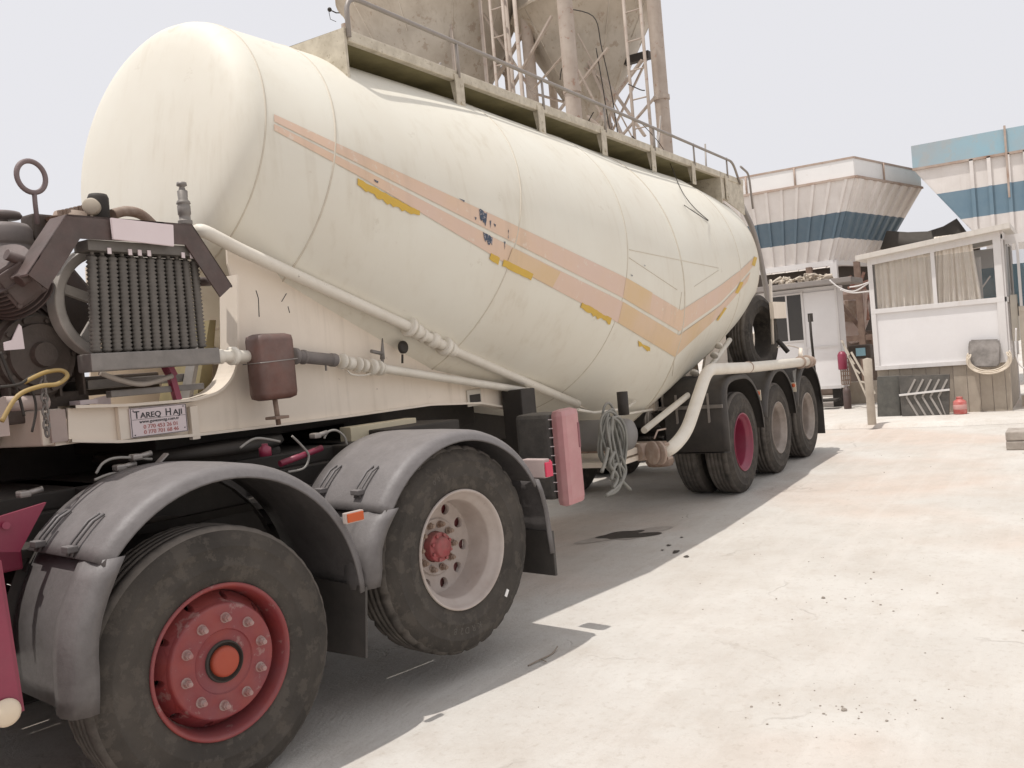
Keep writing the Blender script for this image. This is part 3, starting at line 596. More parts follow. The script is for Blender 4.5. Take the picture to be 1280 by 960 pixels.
b = MB(); b.box((12.6, -.4, .07), (13.2, 2.6, 1.5), .05); tag(b.build('brown_machine', mat('brown_machine_paint', (.10, .075, .06), .8, c2=(.2, .15, .12), amt=.8, scale=3)), 'dark brown machine casing in the shade beneath the left hopper bin', 'machine')
# step ladder, grate and gas bottle between the cabins
b = MB()
LX = 8.6
l0, l1, l2, l3 = [at(*p, x=LX) for p in ((1051, 428), (1083, 493), (1060, 425), (1094, 500))]
for p, q in (((1052, 425), (1084, 497)), ((1064, 440), (1094, 492))): 
    b.beam(at(*p, x=LX), at(*q, x=LX), .05, .03)
for k in range(5): u = k/4.5+.05; b.beam(at(1052+32*u, 425+72*u, x=LX), at(1064+30*u-4, 440+52*u+1, x=LX), .05, .025)
tag(b.build('step_ladder', mat('cream_wood', (.62, .55, .46), .7)), 'pale wooden ladder leaning between the two cabins', 'ladder')
b = MB()
g0, g1 = at(1050, 450, x=8.9), at(1063, 480, x=8.9)
for i in range(5): y = g0.y+(g1.y-g0.y)*i/4; b.box((8.9, y-.012, g1.z), (8.92, y+.012, g0.z+.1))
for i in range(8): z = g1.z+(g0.z+.1-g1.z)*i/7; b.box((8.885, g1.y, z-.01), (8.899, g0.y, z+.01))
tag(b.build('rusty_grate', RUSTY), 'rusty square grate beside the foot of the ladder', 'grate')
b = MB(); P = at(1060, 511, z=.07); b.lathe([(0, 0), (.065, 0), (.07, .02), (.07, .34), (.05, .39), (.025, .41), (.025, .45), (0, .45)], (P.x, P.y, .07), (0, 0, 1), 20); tag(b.build('gas_bottle', MAROON), 'dark maroon gas bottle standing at the foot of the door cabin', 'gas bottle')
b = MB(); P = at(1053, 452, x=8.85); b.lathe([(0, 0), (.08, 0), (.085, .02), (.085, .28), (.05, .34), (0, .35)], P-Vector((0, 0, .15)), (0, 0, 1), 18); tag(b.build('fire_extinguisher', CRIM), 'crimson cylinder hanging at the corner of the door cabin', 'extinguisher')
b = MB(); P = at(1074, 440, x=10); b.box(P-Vector((0, .22, .14)), P+Vector((.3, .22, .14)), .04); mc = b.build('small_motor', CAST); tag(mc, 'dark motor with a light blue label behind the ladder', 'motor')
b = MB(); b.box(P+Vector((-.02, -.12, -.08)), P+Vector((-.002, .06, .08)), .0); b.build('motor_label', mat('light_blue_label', (.35, .60, .70), .5), mc)
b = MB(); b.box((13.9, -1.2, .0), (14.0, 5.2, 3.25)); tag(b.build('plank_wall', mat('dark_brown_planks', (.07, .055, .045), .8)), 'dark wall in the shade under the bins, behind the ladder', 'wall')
b = MB(); A = at(1060, 490, x=9.8); b.box((9.8, A.y-.5, .07), (10.2, A.y+.1, .5)); tag(b.build('plank_bench', WOOD), 'low weathered wooden bench in the gap between the cabins', 'bench')
b = MB()
for pl in ([(1037, 350), (1050, 360), (1068, 364), (1088, 352)], [(1050, 362), (1066, 366), (1088, 364)], [(1062, 359), (1074, 357), (1088, 352)]): b.tube(smooth_path([at(*p, x=8.0) for p in pl]), .014, 6)
tag(b.build('white_cables', WHITEM), 'white cables strung from the door cabin roof to the window cabin', 'cable')
# concrete blocks at right edge
b = MB(); P = at(1258, 563, z=0)
for i in range(2): b.box((P.x, P.y-1.2, .0+i*.11), (P.x+.45, P.y, .105+i*.11), .015)
tag(b.build('concrete_kerb_block', mat('worn_concrete_block', (.42, .37, .32), .9, c2=(.25, .21, .18), amt=.8, scale=9, bump=.4)), 'two stacked rough concrete slabs at the right edge of the yard', 'concrete block')
# opposite yard wall, behind the photographer, which the glossy paint can see: left out on purpose

# ================================================================= WHEELS (shared builders)
def tyre_mb(M, off=0., lugs=False, r=.52, n=144, w=.28):
    b = MB(M); g = .012
    pr = [(.285, -.035), (.300, -.016), (.335, -.006), (.365, -.001), (.368, .001), (.372, -.001), (.41, .001), (.44, -.001), (.443, .0015), (.447, -.001), (.468, -.008), (.488, -.018), (.503, -.030), (.516, -.040), (.521, -.052)]
    for c in (.085, .125, .165, .205):
        pr += [(.5225, -c+.006), (.5225-g, -c+.004), (.5225-g, -c-.004), (.5225, -c-.006)]
    pr += [(.521, -w+.052), (.516, -w+.04), (.503, -w+.03), (.468, -w+.008), (.41, -w), (.335, -w+.006), (.285, -w+.035)]
    idx = {i for i, p in enumerate(pr) if p[0] > .5 and (p[1] > -.078 or p[1] < -w+.078)}
    N = len(pr)
    def fn(i, k, rr, h):
        if lugs and i in idx and (k+(2 if h < -.14 else 0)) % 5 == 0: rr -= .016 if rr > .512 else .008
        elif not lugs and i in idx and (k % 3 == 0) and rr > .51: rr -= .0025
        return rr, h+off
    b.lathe(pr, (0, 0, 0), (0, -1, 0), n, fn=fn, close=True)
    for f in b.b.faces:
        c = sum((M.inverted() @ v.co for v in f.verts), Vector())/len(f.verts)
        if math.hypot(c.x, c.z) > .497: f.material_index = 1
    return b
def disc_holes(b, r0, r1, zf, nh, rh, rc, a0=0, wall=.02, m=16):
    hw = math.pi*rc/nh
    for q in range(nh):
        tc = a0+2*math.pi*q/nh
        ts = sorted([2*math.pi*i/m for i in range(m)]+[math.atan2(sv*hw, su) % (2*math.pi) for su in (r0-rc, r1-rc) for sv in (-1, 1)])
        inn, outr, back = [], [], []
        for t in ts:
            u, v = math.cos(t), math.sin(t)
            k = min(((r1-rc)/u if u > 1e-6 else (r0-rc)/u if u < -1e-6 else 1e9), hw/abs(v) if abs(v) > 1e-6 else 1e9)
            def mp(u, v, dz=0):
                r_, th = rc+u, tc+v/rc; return (r_*math.cos(th), -zf(r_)-dz*-1, r_*math.sin(th))
            inn.append(mp(u*rh, v*rh)); outr.append(mp(u*k, v*k)); back.append(mp(u*rh, v*rh, wall))
        L = len(ts)
        A = [b.b.verts.new(b.M @ Vector(p)) for p in inn]; B = [b.b.verts.new(b.M @ Vector(p)) for p in outr]; C = [b.b.verts.new(b.M @ Vector(p)) for p in back]
        for i in range(L):
            j = (i+1) % L
            b.b.faces.new((A[i], A[j], B[j], B[i])); b.b.faces.new((C[i], C[j], A[j], A[i])).smooth = True
def wheel(M, parent, kind, label=None, dual=False, lugs=False, spin=0):
    """kind 'flush': red disc standing near the rim edge; 'dish': deep dished outer wheel"""
    M = M @ Matrix.Rotation(spin, 4, 'Y')
    face = {'flush': REDP, 'dish': RIMW, 'crimson': CRIM, 'grimy': RIMD}[kind]
    b = MB(M); F = (0, -1, 0); O = (0, 0, 0)
    if kind == 'flush':
        b.lathe([(.298, -.03), (.302, -.012), (.298, -.006), (.288, -.008), (.281, -.022), (.272, -.05), (.268, -.085), (.262, -.115), (.262, -.20)], O, F, 72)
        zf = lambda r_: -.028 if r_ < .222 else -.028-(r_-.222)*1.9
        b.lathe([(.214, -.012), (.219, -.014), (.223, -.022), (.226, -.036)], O, F, 72)
        disc_holes(b, .226, .262, lambda r_: -.036-(r_-.226)*1.7, 10, .0145, .245, .2, wall=.05)
        b.lathe([(.07, -.012), (.12, -.016), (.125, -.010), (.196, -.010), (.214, -.012)], O, F, 72, sharp=(1, 2))
    else:
        b.lathe([(.298, -.03), (.302, -.012), (.298, -.005), (.290, -.008), (.283, -.022), (.272, -.045), (.250, -.060), (.246, -.075), (.243, -.18), (.236, -.205)], O, F, 72)
        disc_holes(b, .150, .236, lambda r_: -.205-(.236-r_)*.12, 10, .0285, .198, .2, wall=.03)
        b.lathe([(.150, -.216), (.146, -.219), (.142, -.204), (.138, -.204), (.095, -.22), (.08, -.22)], O, F, 48, sharp=(2,))
    wl = b.build('wheel', face, parent, label=label)
    tyre_mb(M, 0, lugs).build('tyre', [RUBBER, TREAD], wl)
    if dual: tyre_mb(M, -.325, lugs, n=96).build('tyre', [RUBBER, TREAD], wl)
    # hub
    b = MB(M)
    if kind == 'flush':
        b.lathe([(.082, -.02), (.080, -.004), (.074, .000), (.068, -.012), (.06, -.014)], O, F, 40, sharp=(2,)); b.build('hub_ring', DARK, wl)
        b = MB(M); b.lathe([(0, .010), (.045, .010), (.052, .008), (.058, .001), (.060, -.014)], O, F, 36); b.build('hub_cap', REDO, wl)
    else:
        b.lathe([(.24, -.255), (.24, -.26), (.10, -.26), (.085, -.26)], O, F, 40)
        b.lathe([(0, -.15), (.044, -.15), (.052, -.157), (.056, -.17), (.074, -.173), (.077, -.183), (.077, -.24)], O, F, 32, sharp=(3,))
        for k in range(8):
            t = 2*math.pi*k/8; b.bolt((.065*math.cos(t), .173, .065*math.sin(t)), F, .009, .012)
        b.build('hub', mat('worn_red_hub', (.36, .05, .06), .6, c2=(.22, .05, .05), amt=.9, scale=20, dust=.35, bump=.2) if kind != 'crimson' else DARK, wl)
    nb = MB(M)
    for k in range(10):
        t = 2*math.pi*(k+.5)/10; rr_ = .1675 if kind == 'flush' else .118; dz = .012 if kind == 'flush' else .212
        p = (rr_*math.cos(t), dz, rr_*math.sin(t))
        nb.lathe([(0, .006), (.020, .006), (.021, 0)], p, F, 16, sharp=(0,)); nb.lathe([(0, .026), (.0145, .026), (.0155, .022), (.0155, .004)], p, F, 6, sharp=(0, 1, 2)); nb.lathe([(0, .038), (.009, .038), (.0095, .02)], p, F, 10, sharp=(0,)); nb.next()
    if kind != 'far': nb.build('wheel_nut', mat('dusty_wheel_nuts', (.30, .12, .11), .6, c2=(.36, .29, .27), amt=.9, scale=40, dust=.3) if kind == 'flush' else RUSTY, wl)
    return wl
def arc_text(body, M, r, a_mid, size, dep=.001):
    b = MB(M); n = len(body); st = size*.95/r
    for i, ch in enumerate(body):
        if ch == ' ': continue
        a = a_mid-(i-(n-1)/2)*st                      # angle measured in the x-z plane seen from -y
        d = Vector((math.cos(a), 0, math.sin(a))); tx = Vector((math.sin(a), 0, -math.cos(a)))
        t = text_mesh(ch, size, frame(d*r+Vector((0, -.0005, 0))-tx*size*.3, tx, d), dep)
        t.b.transform(M); me = bpy.data.meshes.new('x'); t.b.to_mesh(me); b.b.from_mesh(me); t.b.free(); bpy.data.meshes.remove(me)
    return b
# ================================================================= TANK TRAILER
tr = empty('tank_trailer', (-.5, 1.25, 0), 'long cream bulk tank trailer with salmon chevron stripes and a walkway on top', 'trailer')
YC = 1.25
ST = np.array([  # x at crown, tilt, half height, half width, crown z
 [-5.60, .20, .77, .745, 3.635], [-5.177, .27, .895, .895, 3.62], [-3.57, .36, 1.17, 1.165, 3.598], [-2.27, .17, 1.255, 1.235, 3.575],
 [-1.35, 0, 1.43, 1.25, 3.565], [.355, -.12, 1.18, 1.19, 3.55], [1.90, -.22, .955, .92, 3.49]])
def sec(s): return [float(np.interp(s, ST[:, 0], ST[:, i])) for i in range(1, 5)]
def tank_pt(s, th, k=1., d=0., off=0.):
    ti, h, rw, zt = sec(s); e = Vector((math.sin(ti), 0, math.cos(ti))); nrm = Vector((math.cos(ti), 0, -math.sin(ti)))
    c = Vector((s, YC, zt))-e*h
    P = c+e*((h*k+off)*math.cos(th))+Vector((0, -1, 0))*((rw*k+off)*math.sin(th))+nrm*d
    return P
def ppx(P):
    d = P-CAM; z = d.dot(fw); return (640+FPX*d.dot(RT)/z, 480-FPX*d.dot(UP)/z)
_S = np.linspace(-5.623, 1.9, 120); _T = np.linspace(.0, 2.6, 70)
_G = [(s, t, *ppx(tank_pt(s, t))) for s in _S for t in _T]; _GA = np.array(_G)
def hit(px, py):                                   # where a sight line meets the near side of the shell
    i = int(np.argmin((_GA[:, 2]-px)**2+(_GA[:, 3]-py)**2)); s, t = _GA[i, 0], _GA[i, 1]
    s0, t0 = s, t
    for _ in range(8):
        q = ppx(tank_pt(s, t)); a = ppx(tank_pt(s+1e-3, t)); c = ppx(tank_pt(s, t+1e-3))
        J = np.array([[(a[0]-q[0])/1e-3, (c[0]-q[0])/1e-3], [(a[1]-q[1])/1e-3, (c[1]-q[1])/1e-3]])
        try: dlt = np.linalg.solve(J, np.array([px-q[0], py-q[1]]))
        except Exception: break
        dlt = np.clip(dlt, -.1, .1)*.8; s += dlt[0]; t += dlt[1]
    q = ppx(tank_pt(s, t))
    if math.hypot(px-q[0], py-q[1]) > 2 or abs(s-s0) > .2: return s0, t0
    return s, t
b = MB(); NT = 128
def ring(s, k=1., d=0.): return [tank_pt(s, 2*math.pi*j/NT, k, d) for j in range(NT)]
rows = []
for k, d in [(.02, -.185), (.15, -.184), (.3, -.181), (.45, -.176), (.6, -.168), (.72, -.158), (.82, -.144), (.89, -.125), (.94, -.098), (.975, -.062), (.993, -.03), (1, 0)]: rows.append(ring(-5.60, k, d))
for a, c in zip(ST[:-1, 0], ST[1:, 0]):
    for q in range(1, 5): rows.append(ring(a+(c-a)*q/4))
for k, d in [(.985, .05), (.95, .10), (.90, .14), (.82, .18), (.72, .21), (.5, .25), (.25, .27), (.02, .28)]: rows.append(ring(1.9, k, d))
b.grid(rows, closeu=True)
b.face(rows[0]); b.face(rows[-1])
def decal(top, bot, n=40, mi=1, off=.004, m=3, clip=None, rag=0, seed=0):
    rr = random.Random(seed)
    def lerp(pl, u):
        L = [0]
        for a, c in zip(pl[:-1], pl[1:]): L.append(L[-1]+math.dist(a, c))
        x = u*L[-1]
        return [float(np.interp(x, L, [p[0] for p in pl])), float(np.interp(x, L, [p[1] for p in pl]))]
    G = []
    for i in range(n+1):
        a, c = lerp(top, i/n), lerp(bot, i/n)
        if rag: a[1] += rr.uniform(-rag, rag)*.4; c[1] += rr.uniform(-rag, rag)
        G.append([tank_pt(*hit(a[0]+(c[0]-a[0])*j/m, a[1]+(c[1]-a[1])*j/m), off=off) for j in range(m+1)])
    b.grid(G, mi=mi)
XA = 850
decal([(342, 143), (450, 193), (640, 280), (780, 346), (851, 388)], [(342, 152), (450, 206), (637, 301), (776, 371), (849, 414)], 50)
decal([(342, 155), (450, 210), (636, 307), (776, 376), (848, 419)], [(342, 163), (450, 221), (630, 328), (770, 402), (843, 446)], 50, seed=2)
decal([(640, 310), (700, 340)], [(633, 329), (690, 359)], 12, 4, .0055)
decal([(778, 377), (848, 419)], [(772, 403), (843, 446)], 20, 4, .0055); decal([(848, 419), (895, 386)], [(843, 446), (888, 404)], 14, 4, .0055)
decal([(782, 347), (815, 366)], [(778, 372), (811, 392)], 10, 4, .0055)
decal([(851, 388), (900, 357), (925, 338), (944, 320)], [(849, 414), (900, 378), (922, 355), (940, 334)], 24)
decal([(848, 419), (900, 382), (920, 361), (938, 340)], [(843, 446), (893, 400), (915, 375), (934, 352)], 24, seed=3)
decal([(446, 223), (524, 264)], [(446, 233), (470, 246), (488, 257), (500, 262), (524, 270)], 22, 2, .006, 2, rag=2.2, seed=4)
decal([(613, 316), (624, 322)], [(611, 323), (622, 331)], 4, 2, .006, 2, rag=1, seed=5)
decal([(629, 324), (666, 342)], [(627, 332), (663, 350)], 10, 2, .006, 2, rag=1, seed=6)
decal([(727, 378), (764, 398)], [(725, 386), (762, 405)], 14, 2, .006, 2, rag=2.5, seed=7)
decal([(797, 426), (812, 435)], [(798, 431), (812, 440)], 8, 2, .006, 2, rag=2, seed=8)
decal([(942, 321), (946, 322)], [(939, 331), (943, 333)], 3, 2, .006, 2)
decal([(925, 352), (929, 353)], [(918, 366), (922, 367)], 3, 2, .006, 2)
decal([(905, 384), (908, 385)], [(895, 400), (897, 401)], 3, 2, .006, 2)
for i, (x0, y0, x1, y1, hh) in enumerate([(598, 262, 608, 266, 14), (603, 291, 615, 297, 10), (592, 271, 595, 272, 3), (616, 279, 619, 281, 3), (611, 275, 613, 276, 9), (466, 224, 472, 227, 2), (634, 287, 635, 288, 9), (629, 301, 631, 302, 10), (573, 248, 580, 251, 1.5), (804, 331, 806, 332, 1.5), (788, 343, 790, 344, 2)]):
    decal([(x0, y0), (x1, y1)], [(x0+1, y0+hh*.9), (x1-1, y1+hh)], 6, 3, .007, 2, rag=min(4, hh*.35), seed=30+i)
tank = b.build('tank_shell', [CREAM, PINK, YELL, NAVY, ORNG], tr, norm=False)
# orient shell normals outwards
bm = bmesh.new(); bm.from_mesh(tank.data); bmesh.ops.recalc_face_normals(bm, faces=bm.faces[:]); bm.to_mesh(tank.data); bm.free()
b = MB()
for s in (-5.60, -5.177, -3.57, -2.27, -1.35, .355, 1.9):
    b.tube([tank_pt(s, 2*math.pi*j/96, off=-.002) for j in range(96)], .0065 if s != -1.35 else .010, 6, closed=True); b.next()
for a, c in [((786, 312), (898, 335)), ((786, 322), (846, 362)), ((868, 358), (898, 338)), ((852, 365), (849, 388)), ((851, 390), (840, 470))]:
    b.tube([tank_pt(*hit(a[0]+(c[0]-a[0])*i/10, a[1]+(c[1]-a[1])*i/10), off=.001) for i in range(11)], .003, 5); b.next()
b.build('weld_seam', mat('weld_seam', (.60, .54, .44), .6, c2=(.42, .36, .28), scale=20), tank)
# loose cables lying over the crown
b = MB()
b.tube(smooth_path([tank_pt(*hit(x, y), off=.012) for x, y in [(809, 216), (830, 238), (855, 258), (884, 277)]]), .004, 6)
b.tube(smooth_path([tank_pt(*hit(884, 276), off=.012), tank_pt(*hit(868, 262), off=.012), tank_pt(*hit(853, 247), off=.03), at(846, 225, y=.5), at(838, 205, y=.65), at(825, 180, y=.75), at(798, 150, y=.8)]), .004, 6)
b.build('cable', DARK, tr)
# ---- walkway
FY = .55
z_top, z_bot = 3.605, 3.535
xs0, xs1 = -4.99, 2.46
b = MB()
b.box((xs0, FY, z_bot), (xs1, FY+.05, z_top), .008)
b.build('walkway_fascia', GALV, tr)
b = MB(); b.box((xs0+.01, FY+.052, z_bot+.004), (xs1-.01, 1.95, z_bot+.03)); b.build('walkway_deck', OLIVE, tr)
b = MB()
for k in range(6):
    x = -3.871+k*1.1272; zt_ = 3.36 if k < 5 else 3.30
    b.box((x-.05, FY-.012, zt_-.02), (x+.05, FY+.0, z_top-.03), .004); b.prism([(x-.03, FY+.001, z_bot-.001), (x-.03, FY+.05, z_bot-.001), (x-.03, FY+.02, zt_)], (1, 0, 0), .01)
    b.bolt((x, FY-.012, zt_+.02), (0, -1, 0), .012, .01); b.next()
b.build('walkway_bracket', GALV, tr)
b = MB()   # front and rear end plates, cut to the shell
def endplate(x, th, ztop, skew=0):
    ti, h, rw, zt = sec(x); pts = []
    for i in range(13):
        y = FY+(1.95-FY)*i/12; dy = (YC-y)/rw; zz = zt-h+h*math.sqrt(max(0, 1-dy*dy))
        pts.append((x, y, zz-.01))
    b.prism([(x, FY, ztop), (x, 1.95, ztop)]+pts[::-1], (1, 0, 0), th)
endplate(xs0-.03, .02, z_top); b.next(); endplate(xs1-.9, .02, z_top); b.next()
b.prism([(xs1-.88, FY+.01, z_top-.002), (xs1, FY+.01, z_top-.002), (xs1, FY+.01, 3.16), (xs1-.9, FY+.01, 3.3)], (0, 1, 0), .015)
b.build('walkway_end_plate', GALV, tr)
b = MB(); b.box((1.2, 1.05, 3.56), (1.95, 1.7, 3.86), .02); b.build('manhole_box', GALV, tr)
b = MB()
zr = 3.80
b.tube(round_path([(xs0, FY-.01, z_bot+.02), (xs0, FY-.01, zr), (2.05, FY-.01, zr-.02), (2.28, FY-.01, z_bot)], .12), .015, 10)
b.tube(round_path([(2.3, FY-.03, zr-.05), (2.62, FY-.03, zr-.1), (2.68, FY-.03, 3.25)], .1), .014, 10)
for k in range(6):
    x = -3.871+k*1.1272+(.05 if k else 0); b.cyl((x, FY-.01, z_top-.05), (x, FY-.01, zr), .011, 8)
b.build('handrail', RAIL, tr)
b = MB()
b.cyl((.7, 1.0, 3.6), (.95, 1.0, 4.25), .012, 8); b.cyl((.82, 1.0, 3.6), (.80, 1.0, 4.0), .01, 8); b.cyl((2.35, 1.0, 3.45), (2.42, 1.0, 4.15), .012, 8)
b.cyl((-3.95, .7, 3.6), (-3.85, .7, 3.70), .008, 6)
b.build('hatch_lever', RAIL, tr)
b = MB()   # bent ladder/hose rail at the rear head
b.tube(round_path([(2.55, .62, 3.3), (2.78, .55, 2.95), (2.9, .5, 2.3), (2.85, .45, 1.7)], .3), .035, 10); b.build('rear_rail', RAIL, tr)
# ---- gooseneck side plate and front beam
PY = .65
W = lambda px, py, y=PY: at(px, py, y=y)
outl = [(85, 510), (86, 553), (150, 554), (237, 546), (320, 535), (430, 521), (537, 506), (598, 505), (645, 514), (662, 560), (664, 487), (735, 512), (700, 494), (620, 456), (560, 431), (510, 405), (440, 373), (380, 345), (315, 315), (283, 296)]
inner = [(289, 345), (291, 420), (290, 450), (284, 475), (268, 494), (237, 503)]
pts = [W(*p) for p in outl]+[W(285, 330)]+[W(*p) for p in inner]
for yy, d in ((PY, .012), (1.85, .012)):
    b = MB(); q = [(p.x, yy, p.z) for p in pts]; b.prism(q, (0, 1, 0), d)
    gp = b.build('gooseneck_plate', CREAMF, tr)
b = MB()   # flanges round the plate edge
def flange(pl, wd=.10, th=.014, y0=PY-.035):
    for a, c in zip(pl[:-1], pl[1:]):
        A, C = W(*a), W(*c); A = Vector((A.x, y0+wd/2, A.z)); C = Vector((C.x, y0+wd/2, C.z)); b.beam(A, C, wd, th, 0, (0, 0, 1)) if abs((C-A).normalized().z) < .9 else b.beam(A, C, wd, th, 0, (1, 0, 0))
def ribbon(pl, wd=.10, th=.013, y0=PY-.03):
    P3 = [W(*p) for p in pl]; P3 = round_path(P3, .05, 4); n = len(P3)
    up_ = []
    for i in range(n):
        t = (P3[min(i+1, n-1)]-P3[max(i-1, 0)]).normalized(); nn = Vector((-t.z, 0, t.x))*th
        up_.append([(P3[i].x, y0, P3[i].z), (P3[i].x, y0+wd, P3[i].z), (P3[i].x+nn.x, y0+wd, P3[i].z+nn.z), (P3[i].x+nn.x, y0, P3[i].z+nn.z)])
    b.grid(up_, smooth=False, closeu=True)
ribbon([(85, 553), (150, 554), (237, 546), (320, 536), (430, 522), (537, 507), (598, 505), (645, 513), (656, 560)])
ribbon([(86, 511), (150, 509), (237, 502), (268, 492), (284, 474), (291, 450), (291, 420), (290, 345)], wd=.13, y0=PY-.05)
for px in (150, 237):
    A, C = W(px, 508), W(px, 550); b.box((A.x-.03 if px == 150 else A.x-.02, PY-.028, C.z), (A.x+.025, PY-.001, A.z), .004)
b.build('gooseneck_flange', CREAMF, gp)
b = MB(); A, C = W(85, 510), W(86, 553)
b.box((-7.0, PY+.02, 1.40), (-6.9, 1.84, 1.55), .01); b.box((-6.95, PY+.014, 1.395), (-4.9, 1.84, 1.41))
b.box((-7.6, .95, 1.42), (-7.02, 1.05, 1.50), .01)
b.build('front_cross_beam', CREAMF, tr)
# marks and scratches on the plate
b = MB()
for pl in ([(320, 363), (323, 373), (324, 396)], [(358, 367), (352, 377)], [(360, 383), (362, 391)], [(537, 407), (537, 412)]):
    b.tube([W(*p, PY-.001) for p in pl], .0022, 5)
b.build('scratch', INKB, gp)
b = MB(); A, C = W(582, 488), W(601, 506); b.box((A.x, PY-.012, C.z), (C.x, PY-.001, A.z), .004); b.build('marker_lamp', LBOX, tr)
b = MB(); A, C = W(585, 494), W(599, 502); b.box((A.x, PY-.016, C.z), (C.x, PY-.0125, A.z), .002); b.build('lamp_lens', DARK, bpy.data.objects['marker_lamp'])
# name plate
A, Bp, Cp = W(160, 511, PY-.03), W(231, 504, PY-.03), W(163, 548, PY-.03)
xd = (Bp-A).normalized(); wdt = (Bp-A).length; hgt = abs(Cp.z-A.z); zd = Vector((-xd.z, 0, xd.x))
b = MB(frame(A+Vector((0, -.004, 0)), xd, zd)); b.box((0, -hgt, -.002), (wdt, 0, .003), .002)
npl = b.build('name_plate', WHITEP, tr)
FP = frame(A+Vector((0, -.0085, 0)), xd, zd)
def plate_text(body, size, cx, y, m, sx=1, bold=0): text_mesh(body, size, FP @ Matrix.Translation((cx*wdt, -y*hgt, 0)), .0006, 'CENTER', 'lettering', m, npl, sx, bold)
k = hgt
plate_text('T', k*.36, .115, .36, INKB, 1.0, .0004); plate_text('AREQ', k*.27, .355, .36, INKB, 1.18, .0004)
plate_text('H', k*.36, .665, .36, INKB, 1.0, .0004); plate_text('AJI', k*.27, .835, .36, INKB, 1.25, .0004)
plate_text('www.guvenmzg.com.tr', k*.155, .5, .53, INKB, 1.12)
plate_text('0 770 453 26 01', k*.19, .52, .73, INKR, 1.12); plate_text('0 770 701 68 46', k*.19, .52, .91, INKR, 1.12)
b = MB(FP); b.box((.03*wdt, -.405*k, 0), (.97*wdt, -.395*k, .0006))
for lo, hi in (((.0, -.035*k), (1, -.02*k)), ((0, -.985*k), (1, -.97*k))): b.box((.015*wdt, lo[1], 0), (.985*wdt, hi[1], .0006))
for x in (.012, .98): b.box((x*wdt, -.97*k, 0), ((x+.008)*wdt, -.03*k, .0006))
for x, y in ((.06, .09), (.94, .09), (.06, .92), (.94, .85)): b.lathe([(0, .002), (.003, .001), (.003, 0)], (x*wdt, -y*k, 0), (0, 0, 1), 10)
b.build('border_and_screws', INKB, npl)
# ---- pipes on the flank
QY = .57
def Q(px, py, y=QY): return at(px, py, y=y)
def onshell(px, py):
    s, th = hit(px, py); P = tank_pt(s, th, off=.037); Q0 = Q(px, py, min(QY, P.y)); return Q0
UP_ = [(250, 286), (300, 312), (400, 358), (510, 408), (560, 435), (640, 470), (722, 505)]
b = MB(); b.tube(round_path([at(238, 296, y=.75)]+[onshell(*p_) for p_ in UP_], .06), .033, 14)
ap = b.build('upper_air_pipe', CREAMP, tr)
def collar(b, P, d, r, l=.03): P = Vector(P); d = Vector(d).normalized(); b.lathe([(0, -l/2), (r*.9, -l/2), (r, -l/2+.004), (r, l/2-.004), (r*.9, l/2), (0, l/2)], P, d, 18, sharp=(1, 3))
b = MB(); d_ = onshell(560, 435)-onshell(510, 408)
for px, py, r_, l in ((512, 409, .062, .03), (520, 414, .05, .05), (528, 419, .045, .03), (541, 425, .05, .06), (556, 433, .062, .035), (563, 436, .048, .03), (566, 438, .042, .03)): collar(b, onshell(px, py), d_, r_, l)
b.build('butterfly_valve', CREAMP, ap)
b = MB(); b.tube([Q(462, 460), Q(480, 461), Q(655, 488), Q(664, 482)], .027, 14); b.tube([Q(655, 488), Q(662, 480)], .027, 14)
lp = b.build('lower_air_pipe', CREAMP, tr)
b = MB(); d_ = Q(480, 461)-Q(415, 449)
for px, py, r_, l in ((418, 450, .03, .04), (428, 452, .045, .02), (437, 454, .038, .05), (447, 456, .046, .018), (455, 457, .04, .03), (465, 459, .05, .03), (473, 460, .046, .02), (478, 461, .035, .02)): collar(b, Q(px, py), d_, r_, l)
b.tube(smooth_path([Q(434, 463), Q(440, 468), Q(455, 469), Q(476, 463)]), .006, 6); b.cyl(Q(476, 463), Q(477, 469), .006)
b.build('ball_valve', CREAMP, lp)
b = MB(); p0, p1 = Q(366, 445), Q(416, 450); d_ = p1-p0; collar(b, p0+d_*.04, d_, .045, .03); b.cyl(p0, p1, .034, 18); collar(b, p0+d_*.25, d_, .04, .02); collar(b, p1, d_, .038, .04)
b.bolt(p1-d_*.2+Vector((0, 0, -.034)), (0, 0, -1), .006, .03); b.build('rubber_coupling', mat('grey_coupling_rubber', (.16, .14, .135), .7, dust=.35), lp)
b = MB(); b.cyl(Q(478, 449), Q(478, 423), .016, 12, .004); b.cyl(Q(464, 439), Q(478, 442), .011, 10); b.cyl(Q(478, 442), Q(478, 456), .009, 10); b.build('safety_valve', GREYST, lp)
b = MB(); P = Q(504, 434); b.lathe([(0, .012), (.036, .012), (.04, .006), (.04, -.01), (0, -.012)], P, (0, -1, 0), 24, sharp=(1,)); b.cyl(Q(503, 443), Q(503, 454), .007, 8); b.build('pressure_gauge', DARK, lp)
